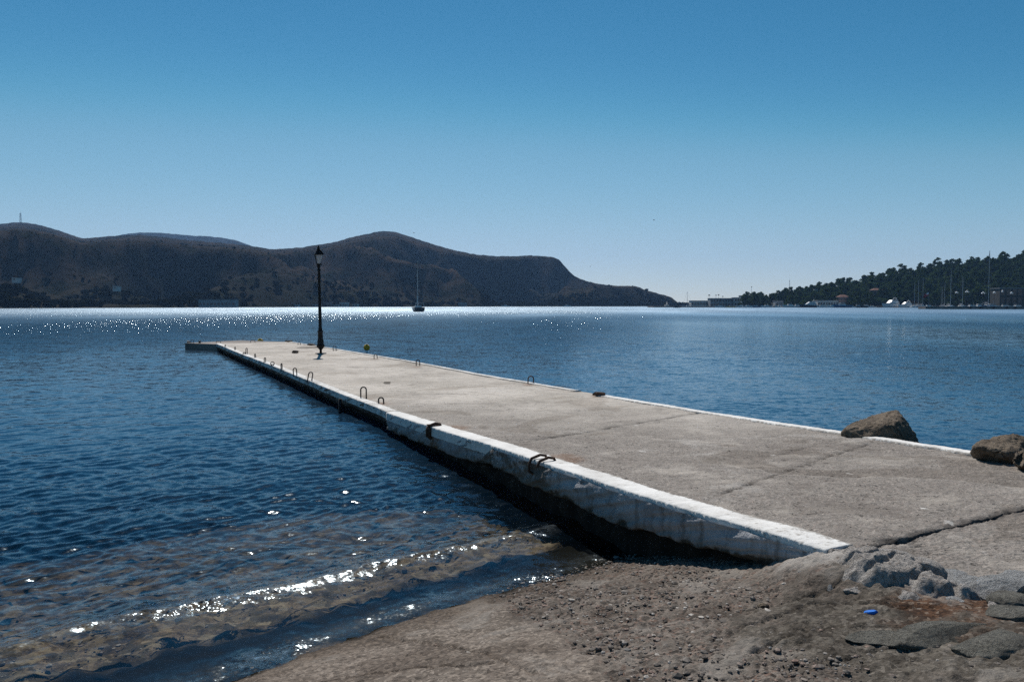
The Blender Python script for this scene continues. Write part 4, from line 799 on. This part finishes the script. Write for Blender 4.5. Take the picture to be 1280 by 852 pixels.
# ================================================================== QUAYS, MASTS, LAMPS
def quay(name, pts, h, lab, w=6., mat='quay'):
    m = MB(); secs = []
    for x, y in pts: secs.append([(x, y, -3), (x, y, h), (x, y + w, h), (x, y + w, -3)])
    m.loft(secs); return tag(m.build(name, MAT[mat]), lab, 'breakwater')
quay('breakwater', [at(817, 384.1, 0), (far(870, 384, 640)[0], 640), (far(960, 384, 630)[0], 630)], .9, 'low dark breakwater running left from the harbour buildings to the beacon', 30)
quay('breakwater', [(far(955, 384, 628)[0], 628), (far(1060, 384, 612)[0], 612), (far(1165, 384, 600)[0], 600), (far(1330, 384, 590)[0], 590)], 1.0, 'long harbour quay along the foot of the pine hill', 40)
quay('breakwater', [at(1157, 386.2, 0), (far(1200, 386, 372)[0], 372), (far(1400, 386, 350)[0], 350)], 1.35, 'brown stone jetty in front of the moored boats at the right edge', 7)
def mast_tower(px, top, base, Y, lab, w0, w1, seg, dish=False):
    x, _, zt = far(px, top, Y); zb = far(px, base, Y)[2] - 2; h = zt - zb; m = MB(); pr = []
    for k in range(seg + 1):
        t = k / seg; w = w0 + (w1 - w0) * t; pr.append([Vector((sx * w / 2, sy * w / 2, h * t)) for sx, sy in ((-1, -1), (1, -1), (1, 1), (-1, 1))])
    for k in range(seg):
        for i in range(4): m.tube([pr[k][i], pr[k + 1][i]], w0 * .05, 4); m.tube([pr[k][i], pr[k + 1][(i + 1) % 4]], w0 * .035, 4); m.tube([pr[k + 1][i], pr[k + 1][(i + 1) % 4]], w0 * .035, 4)
    root = empty('radio_mast', (x, Y, zb), 0, lab, 'radio mast'); m.build('lattice', MAT['steel'], root)
    if dish:
        for k, (zz, dx) in enumerate(((.62, -1.), (.78, .8), (.9, -.9), (.45, 1.))): MB().lathe([(.1, 0), (1.1, .5), (1.1, .7), (.1, .7)], 10, (dx * 1.3, 0, h * zz)).build('dish', MAT['plastergrey'], root)
    MB().tube([(0, 0, h), (0, 0, h * 1.12)], w1 * .12, 5).build('aerial', MAT['steel'], root)
mast_tower(25.5, 266.5, 279, 1890, 'lattice radio mast with dishes on the left summit', 3.6, 2.2, 5, True)
mast_tower(987, 350, 372, 668, 'thin red aerial mast rising behind the umbrella pines', .7, .3, 8)
def flagpole(px, top, base, Y, lab, head):
    x, _, zt = far(px, top, Y); zb = far(px, base, Y)[2]; h = zt - zb; r = empty('light_pole', (x, Y, zb), 0, lab, 'light pole', 'tall light poles on the harbour quay'); MB().tube([(0, 0, -1), (0, 0, h)], .09, 6).build('pole', MAT['alu'], r)
    MB().box((0, 0, h), (1.6 * head, .7, .5 * head)).box((0, 0, h + .4 * head), (.9 * head, .5, .4 * head)).build('floodlight', MAT['steel'], r)
flagpole(886.5, 369, 382, 655, 'light pole with a broad head over the leftmost harbour building', 1.); flagpole(895, 369, 382, 655, 'light pole with a small head, middle one of the three by the wide grey building', .7); flagpole(898.3, 368.5, 382, 655, 'light pole with a small head, right one of the three by the wide grey building', .8); flagpole(939.5, 358.5, 369, 676, 'thin pole with a dark head standing on the bright harbour block', .6)
flagpole(903.5, 370.5, 382, 655, 'short light pole over the roof of the wide grey building', .7)
def beacon():
    x, y = at(833.5, 383.6, .9); x, y = far(833.5, 384, 668)[0], 668; r = empty('beacon', (x, y, .9), 0, 'small white harbour beacon on the tip of the breakwater', 'beacon')
    MB().box((0, 0, .7), (3.2, 3.2, 1.4)).build('plinth', MAT['plaster'], r); MB().lathe([(.5, 1.4), (.4, 3.4), (.65, 3.45), (.65, 3.6)], 10).build('tower', MAT['boatwhite'], r, True); MB().lathe([(.3, 3.6), (.3, 4.3), (.4, 4.35), (.05, 4.7)], 8).build('lantern', MAT['dark'], r)
beacon()
def globe_lamp(px, top, Y, lab, base=1.3):
    x, _, zt = far(px, top, Y); h = zt - base; r = empty('globe_lamp', (x, Y, base), random.uniform(0, 1), lab, 'street lamp', 'white globe lamps on the quay'); MB().lathe([(.12, 0), (.07, .6), (.05, h)], 8).tube([(-.65, 0, h - .4), (0, 0, h - .55), (.65, 0, h - .4)], .04, 6).build('post', MAT['iron'], r)
    for cx, cz in ((-.65, -.2), (0, .15), (.65, -.2)): MB().lathe([(.02, -.36)] + [(.38 * math.sin(a), -.36 * math.cos(a)) for a in np.linspace(.4, 2.7, 7)] + [(.02, .36)], 10, (cx, 0, h + cz)).build('globe', MAT['globe'], r, True)
globe_lamp(1209, 364.5, 376, 'white three-globe lamp right of the two bare masts on the jetty'); globe_lamp(1229, 366, 374, 'white three-globe lamp at the foot of the tallest mast'); globe_lamp(1243, 365.5, 374, 'small white globe lamp between the tallest mast and the quay house', 1.3); globe_lamp(1253, 364, 372, 'bright white globe lamp in front of the quay house'); globe_lamp(1264.5, 366, 372, 'rightmost white globe lamp before the quay house'); globe_lamp(1196, 365.5, 378, 'leftmost white globe lamp on the jetty')
# ================================================================== BOATS
def hull_mb(L, Bm, Hh, sheer=.35, draft=.4, stern=.85):
    m = MB(); secs = []
    for t in np.linspace(0, 1, 11):
        b = Bm / 2 * (stern + (1 - stern) * math.sin(min(1, t / .45) * math.pi / 2)) * (1 - max(0, (t - .45) / .55) ** 2.2) + .02; top = Hh * (1 + sheer * max(0, t - .3) ** 2 * 1.6); y = -L / 2 + L * t + (0.06 * L * max(0, t - .8) / .2); yl = -L / 2 + L * t * .93
        secs.append([(-b, y, top), (-b * .93, (y + yl) / 2, top * .35), (-b * .6, yl, -draft * .5), (0, yl, -draft), (b * .6, yl, -draft * .5), (b * .93, (y + yl) / 2, top * .35), (b, y, top)])
    return m.loft(secs)
def sailboat(px, wl, mast_top, L, hullmat, lab, rz, Y=None, cover='canvas', group=None, arch=False):
    if Y is None: x, y = at(px, wl, 0)
    else: x, y = far(px, 381, Y)[0], Y
    mh = far(px, mast_top, y)[2]; r = empty('sailing_boat', (x, y, 0), rz, lab, 'sailing boat', group); k = L / 11
    hull_mb(L, 3.6 * k, 1.25 * k).build('hull', MAT[hullmat], r, False)
    MB().box((0, -.3 * k, 1.5 * k), (2.0 * k, 4.6 * k, .62 * k), tap=.84).build('cabin', MAT['boatwhite'], r); MB().box((0, -.3 * k, 1.55 * k), (2.06 * k, 3.4 * k, .2 * k)).build('cabin_window', MAT['boatglass'], r)
    mr = .17 if L > 9 else .13; m = MB().tube([(0, .9 * k, 1.2 * k), (0, .9 * k, mh)], [mr, mr * .7], 8)
    for f in (.42, .7): m.tube([(-.85 * k, .9 * k, mh * f), (.85 * k, .9 * k, mh * f)], .035, 5)
    m.build('mast', MAT['alu'], r)
    g = MB()
    for s in (-1, 1): g.tube([(s * 1.5 * k, .8 * k, 1.3 * k), (s * .85 * k, .9 * k, mh * .42), (s * .5 * k, .9 * k, mh * .7), (0, .9 * k, mh)], .03, 4, 0, False)
    g.tube([(0, L / 2 * 1.03, 1.5 * k), (0, .9 * k, mh)], .03, 4, 0, False); g.tube([(0, -L / 2, 1.2 * k), (0, .9 * k, mh)], .03, 4, 0, False); g.build('rigging', MAT['steel'], r)
    b = MB().tube([(0, .8 * k, 2.3 * k), (0, -3.3 * k, 2.35 * k)], .06, 6).build('boom', MAT['alu'], r); MB().tube([(0, .7 * k, 2.45 * k), (0, -1.5 * k, 2.55 * k), (0, -3.2 * k, 2.45 * k)], [.2, .24, .12], 8).build('sail_cover', MAT[cover], b)
    if arch:
        a = MB()
        for s in (-1, 1): a.tube([(s * 1.25, -L / 2 + .3, 1.2), (s * 1.2, -L / 2 + .2, 2.6)], .04, 6)
        a.tube([(-1.2, -L / 2 + .2, 2.6), (1.2, -L / 2 + .2, 2.6)], .04, 6).tube([(-.7, -L / 2 + .1, 1.2), (-.7, -L / 2 + .1, 4.6)], .09, 6).build('stern_arch', MAT['boatwhite'], r)
        MB().box((0, -L / 2 + 1.6, 2.5), (2.3, 1.8, .1)).build('awning', MAT['canvas'], r)
    return r
def motorboat(px, Y, L, lab, rz, hm='boatwhite', cab=1., group='small motorboats moored in the harbour'):
    x = far(px, 381, Y)[0]; k = L / 7; r = empty('motorboat', (x, Y, 0), rz, lab, 'motorboat', group); hull_mb(L, 2.4 * k, .95 * k, .5, .35).build('hull', MAT[hm], r)
    MB().box((0, .2 * k, 1.35 * k), (1.7 * k, 2.4 * k, .8 * k * cab), tap=.8).build('cabin', MAT['boatwhite'], r); MB().box((0, .25 * k, 1.5 * k), (1.68 * k, 2.2 * k, .3 * k)).build('windscreen', MAT['boatglass'], r); MB().tube([(0, -.5 * k, 1.6 * k), (0, -.5 * k, 2.9 * k)], .035, 5).build('aerial', MAT['alu'], r)
    return r
def yacht(px, Y, L, lab, rz, tall=1.):
    x = far(px, 381, Y)[0]; k = L / 18; r = empty('motor_yacht', (x, Y, 0), rz, lab, 'motor yacht', 'white motor yachts'); hull_mb(L, 4.8 * k, 2.1 * k, .6, .8).build('hull', MAT['navy' if tall > 2 else 'boatwhite'], r)
    def deck(y0, y1, z0, z1, w, rake):
        return MB().add([(-w, y0, z0), (w, y0, z0), (w * .8, y1, z0), (-w * .8, y1, z0), (-w * .9, y0 + .2, z1), (w * .9, y0 + .2, z1), (w * .6, y1 - rake, z1), (-w * .6, y1 - rake, z1)], [(3, 2, 1, 0), (4, 5, 6, 7), (0, 1, 5, 4), (1, 2, 6, 5), (2, 3, 7, 6), (3, 0, 4, 7)])
    deck(-6 * k, 5.5 * k, 2 * k, 3.9 * k, 2.1 * k, 3.2 * k).build('saloon', MAT['boatwhite'], r); deck(-5.6 * k, 4.6 * k, 2.7 * k, 3.4 * k, 2.14 * k, 1.6 * k).build('window', MAT['boatglass'], r)
    deck(-5 * k, 2.2 * k, 3.9 * k, 5.2 * k, 1.8 * k, 1.8 * k).build('flybridge', MAT['boatwhite'], r); deck(-4.4 * k, 1.5 * k, 4.35 * k, 4.85 * k, 1.84 * k, 1. * k).build('window', MAT['boatglass'], r)
    MB().tube([(-1.4 * k, -3.4 * k, 5.2 * k), (-1.2 * k, -3.9 * k, 6.6 * k), (1.2 * k, -3.9 * k, 6.6 * k), (1.4 * k, -3.4 * k, 5.2 * k)], .16 * k, 6).tube([(0, -3.9 * k, 6.6 * k), (0, -3.9 * k, 8 * k)], .06, 5).build('radar_arch', MAT['boatwhite'], r)
    return r
sailboat(522.5, 389.3, 326, 11, 'navy', 'dark-hulled sailing boat with a bare mast anchored alone in the bay', R(12), arch=True)
G1 = 'sailing boats moored in the harbour'
sailboat(1142.5, 0, 352, 10, 'boatwhite', 'moored sailing boat with the leftmost bare mast, just right of the yachts', R(170), 575, group=G1); sailboat(1147, 0, 350, 11, 'boatwhite', 'moored sailing boat with the second bare mast, left of the red flag', R(176), 580, group=G1); sailboat(1152.5, 0, 347, 11, 'boatwhite', 'moored sailing boat whose bare mast is nearest to the red flag', R(182), 578, group=G1)
sailboat(1177, 0, 358, 9, 'boatwhite', 'small sailing boat behind the jetty with the shortest mast', R(160), 425, group=G1); sailboat(1180, 0, 352, 9, 'boatwhite', 'sailing boat behind the jetty in the middle of three close masts', R(168), 430, group=G1); sailboat(1187, 0, 335.5, 11, 'boatwhite', 'sailing boat behind the jetty with a tall white mast and spreaders', R(176), 425, group=G1); sailboat(1202, 0, 345.5, 11, 'boatwhite', 'sailing boat with a blue mast in line with the first globe lamps', R(170), 428, group=G1); sailboat(1234, 0, 313.5, 14, 'navy', 'sailing boat with the tallest mast, reaching the top of the pine wood', R(174), 420, group=G1)
sailboat(860, 0, 364.5, 9, 'boatwhite', 'sailing boat with a thin mast between the cape and the low harbour building', R(90), 690)
yacht(1114, 590, 19, 'larger white motor yacht with raked decks below the wood', R(118)); yacht(1132, 588, 14, 'smaller white motor yacht behind the larger one', R(112))
yacht(1012, 605, 15, 'navy hulled motor yacht with a white superstructure beside the arcade', R(95), 3.)
for px, Y, L, lab, rz, hm in ((900, 625, 6, 'white motorboat left of the yellowish one below the grey building', 80, 'boatwhite'), (913.5, 622, 5, 'small yellowish boat moored under the wide grey building', 95, 'buoy'), (927, 622, 6.5, 'white motorboat below the bright harbour block', 75, 'boatwhite'), (934.5, 618, 6, 'white motorboat below the square tower', 110, 'boatwhite'), (945, 618, 6, 'blue hulled motorboat right of the square tower', 60, 'bluehull'), (958.5, 615, 7, 'bright white motorboat at the end of the harbour buildings', 100, 'boatwhite'), (975, 612, 6, 'white motorboat in front of the grey boathouse', 85, 'boatwhite'), (988, 608, 9, 'long low white motorboat left of the navy yacht', 92, 'boatwhite'), (997, 609, 8, 'white motorboat touching the long low white one', 85, 'boatwhite'),
        (1027, 603, 6, 'white motorboat in front of the left arches of the arcade', 100, 'boatwhite'), (1041, 602, 6.5, 'bright white motorboat in front of the right arches of the arcade', 80, 'boatwhite'), (1053, 600, 11, 'large blue motorboat with a white cabin right of the arcade', 97, 'bluehull'), (1065, 600, 5, 'small white motorboat right of the large blue one', 90, 'boatwhite'), (1073, 600, 7, 'low dark motorboat left of the pink awning boat', 84, 'navy'), (1083, 599, 7, 'motorboat with a pale flat cabin left of the white yachts', 100, 'navy'), (1090, 598, 5, 'tiny white motorboat just left of the larger yacht', 90, 'boatwhite'), (1161, 560, 7, 'white motorboat under the red flag', 88, 'boatwhite'), (1168, 430, 5, 'white motorboat at the outer end of the jetty', 75, 'boatwhite'),
        (1215, 410, 7, 'white motorboat moored behind the jetty below the bare masts', 95, 'boatwhite'), (1226, 408, 8, 'long white motorboat behind the jetty at the tallest mast', 85, 'boatwhite'), (1240, 406, 8, 'dark blue motorboat behind the jetty right of the tallest mast', 95, 'bluehull'), (1257, 405, 7, 'white motorboat behind the jetty in front of the quay house', 80, 'boatwhite'), (1272, 404, 7, 'white motorboat behind the jetty at the right edge', 100, 'boatwhite'), (632, 870, 7, 'tiny white boat off the far shore below the hill', 80, 'boatwhite'), (709.5, 920, 7, 'tiny white boat close under the cape', 100, 'boatwhite')):
    motorboat(px, Y, L * 1.25, lab, R(rz), hm)
motorboat(846, 560, 5, 'small dark open boat in front of the breakwater tip', R(80), 'navy', .15)
def flag():
    x, _, zt = far(1161, 366, 556); r = empty('flag', (x, 556, 1.0), 0, 'red flag with a white corner flying from a pole by the moored boats', 'flag'); h = zt - 1.; MB().tube([(0, 0, 0), (0, 0, h + .6)], .05, 6).build('pole', MAT['alu'], r)
    n = 8; m = MB(); vs = []
    for j in range(5):
        for i in range(n): u = i / (n - 1); vs.append((-.05 - u * 3.3, .25 * math.sin(u * 6), h + .4 - j * .55 - u * 1.7))
    vs += [(a, b + .04, c) for a, b, c in vs]; o = 5 * n
    fs = [(j * n + i, j * n + i + 1, (j + 1) * n + i + 1, (j + 1) * n + i) for j in range(4) for i in range(n - 1)]; fs += [tuple(q + o for q in f[::-1]) for f in fs]
    mi = [1 if (f[0] % o) // n < 2 and (f[0] % o) % n < 3 else 0 for f in fs]; m.v = vs; m.f = fs; m.m = mi; m.build('cloth', [MAT['red'], MAT['boatwhite']], r)
flag()
tyre = None
for i, px in enumerate((1226, 1237, 1250.5, 1263.5, 1272)):
    x = far(px, 384, 362)[0]; y = 372 + (x - far(1200, 386, 372)[0]) * (350 - 372) / (far(1400, 386, 350)[0] - far(1200, 386, 372)[0])
    if tyre is None: tyre = MB().lathe([(.3, -.2), (.55, -.2), (.62, 0), (.55, .2), (.3, .2)], 14).build('rubber_tyre', MAT['tyre'], None, True); o = tyre; tag(o, 'x', 'tyre', 'black tyres on the jetty face')
    else: o = tyre.copy(); COL.objects.link(o)
    o.location = (x, y - .22, .75); o.rotation_euler = (R(90), 0, R(-7)); o['label'] = 'black rubber tyre hanging on the face of the brown jetty'
# ================================================================== GULLS
def gull(px, py, Y, span, lab, rz, up):
    m = MB(); s = span / 2
    m.lathe([(.004, -.2), (.05, -.13), (.075, 0), (.055, .12), (.04, .17), (.045, .2), (.012, .26)], 8); m.v = [(a, c, b) for a, b, c in m.v]
    for k in (-1, 1): m.loft([[(k * .04, -.09, .02), (k * .04, .09, .03), (k * .04, 0, .05)], [(k * s * .45, -.06, up * .5), (k * s * .45, .11, up * .5), (k * s * .45, .03, up * .5 + .02)], [(k * s, -.09, up * .3), (k * s, -.03, up * .3), (k * s, -.06, up * .3 + .01)]])
    m.add([(-.05, -.15, 0), (.05, -.15, 0), (.09, -.32, .005), (-.09, -.32, .005)], [(0, 1, 2, 3)])
    o = m.build('gull', MAT['bird'], None, True, far(px, py, Y)); o.rotation_euler = (0, 0, R(rz)); tag(o, lab, 'gull', 'gulls in flight')
gull(517.5, 291, 230, 1.25, 'gull flying just above the hilltop, left one of the three', 100, .25); gull(738, 333, 330, 1.2, 'tiny gull low in the sky beyond the steep cliff', 70, .3); gull(817.5, 275, 210, 1.3, 'gull gliding highest, alone in the open sky', 60, .2)
# ================================================================== LIGHT, SKY, AIR, CAMERA
AZ, EL = R(-12.5), R(49)
SUN_S, SKY_S, EXPO = 4.8, .1, .0
SKY_CURVE = ([(0, 0), (.086, .046), (.139, .195), (.32, .50), (1, 1.1)], [(0, 0), (.152, .224), (.235, .42), (.436, .625), (1, 1.1)], [(0, 0), (.292, .44), (.399, .60), (.493, .68), (1, 1.2)])   # the deep blue of a polarised summer sky
w = bpy.data.worlds.new('World'); SC.world = w; w.use_nodes = True; nt = w.node_tree; bg = nt.nodes['Background']
sk = nt.nodes.new('ShaderNodeTexSky'); sk.sky_type = 'NISHITA'; sk.sun_disc = False; sk.sun_elevation = EL; sk.sun_rotation = AZ; sk.altitude = 0; sk.air_density = .7; sk.dust_density = 0; sk.ozone_density = 3.0
def wmul(a, k):
    m = nt.nodes.new('ShaderNodeVectorMath'); m.operation = 'SCALE'; nt.links.new(a, m.inputs[0]); m.inputs['Scale'].default_value = k; return m.outputs[0]
cu = nt.nodes.new('ShaderNodeRGBCurve'); cm = cu.mapping; cm.extend = 'EXTRAPOLATED'; cm.use_clip = False
for ch, pts in zip(cm.curves, SKY_CURVE):
    ch.points[0].location = pts[0]; ch.points[1].location = pts[-1]
    for p in pts[1:-1]: ch.points.new(*p)
cm.update(); nt.links.new(wmul(sk.outputs[0], .05), cu.inputs['Color']); nt.links.new(wmul(cu.outputs[0], 1 / SKY_S), bg.inputs[0]); bg.inputs[1].default_value = SKY_S
sd = bpy.data.lights.new('sun', 'SUN'); sd.energy = SUN_S; sd.angle = R(.53); sd.color = (1, .955, .90); so = bpy.data.objects.new('sun', sd); COL.objects.link(so)
sv = Vector((math.cos(EL) * math.sin(AZ), math.cos(EL) * math.cos(AZ), math.sin(EL))); so.rotation_euler = sv.to_track_quat('Z', 'Y').to_euler(); so.location = (0, 0, 60)
HAZE = 8e-5
def haze():
    t = NT('haze_air'); nd = t.n('ShaderNodeVolumePrincipled'); t.set(nd, 'Color', (.30, .56, 1., 1)); t.set(nd, 'Density', HAZE); t.set(nd, 'Anisotropy', .35); t.t.links.new(nd.outputs[0], t.out.inputs['Volume'])
    o = MB().box((0, 0, 0), (9000, 9000, 290)).build('haze', t.m); o.location = (0, 0, 290 / 2 - 9.5); tag(o, kind='stuff')
if HAZE: haze()
cd = bpy.data.cameras.new('camera'); cd.sensor_width = 36; cd.lens = F / 1280 * 36; cd.clip_start = .05; cd.clip_end = 20000; co = bpy.data.objects.new('camera', cd); COL.objects.link(co)
co.location = (0, 0, ZC); co.rotation_euler = (math.pi / 2 - PITCH, 0, 0); SC.camera = co
SC.view_settings.view_transform = 'Standard'; SC.view_settings.look = 'None'; SC.view_settings.exposure = EXPO; SC.view_settings.gamma = 1
SC.cycles.use_denoising = False;  SC.cycles.max_bounces = 6; SC.cycles.diffuse_bounces = 2; SC.cycles.glossy_bounces = 3; SC.cycles.transparent_max_bounces = 10; SC.cycles.volume_bounces = 0; SC.cycles.caustics_reflective = False; SC.cycles.caustics_refractive = False
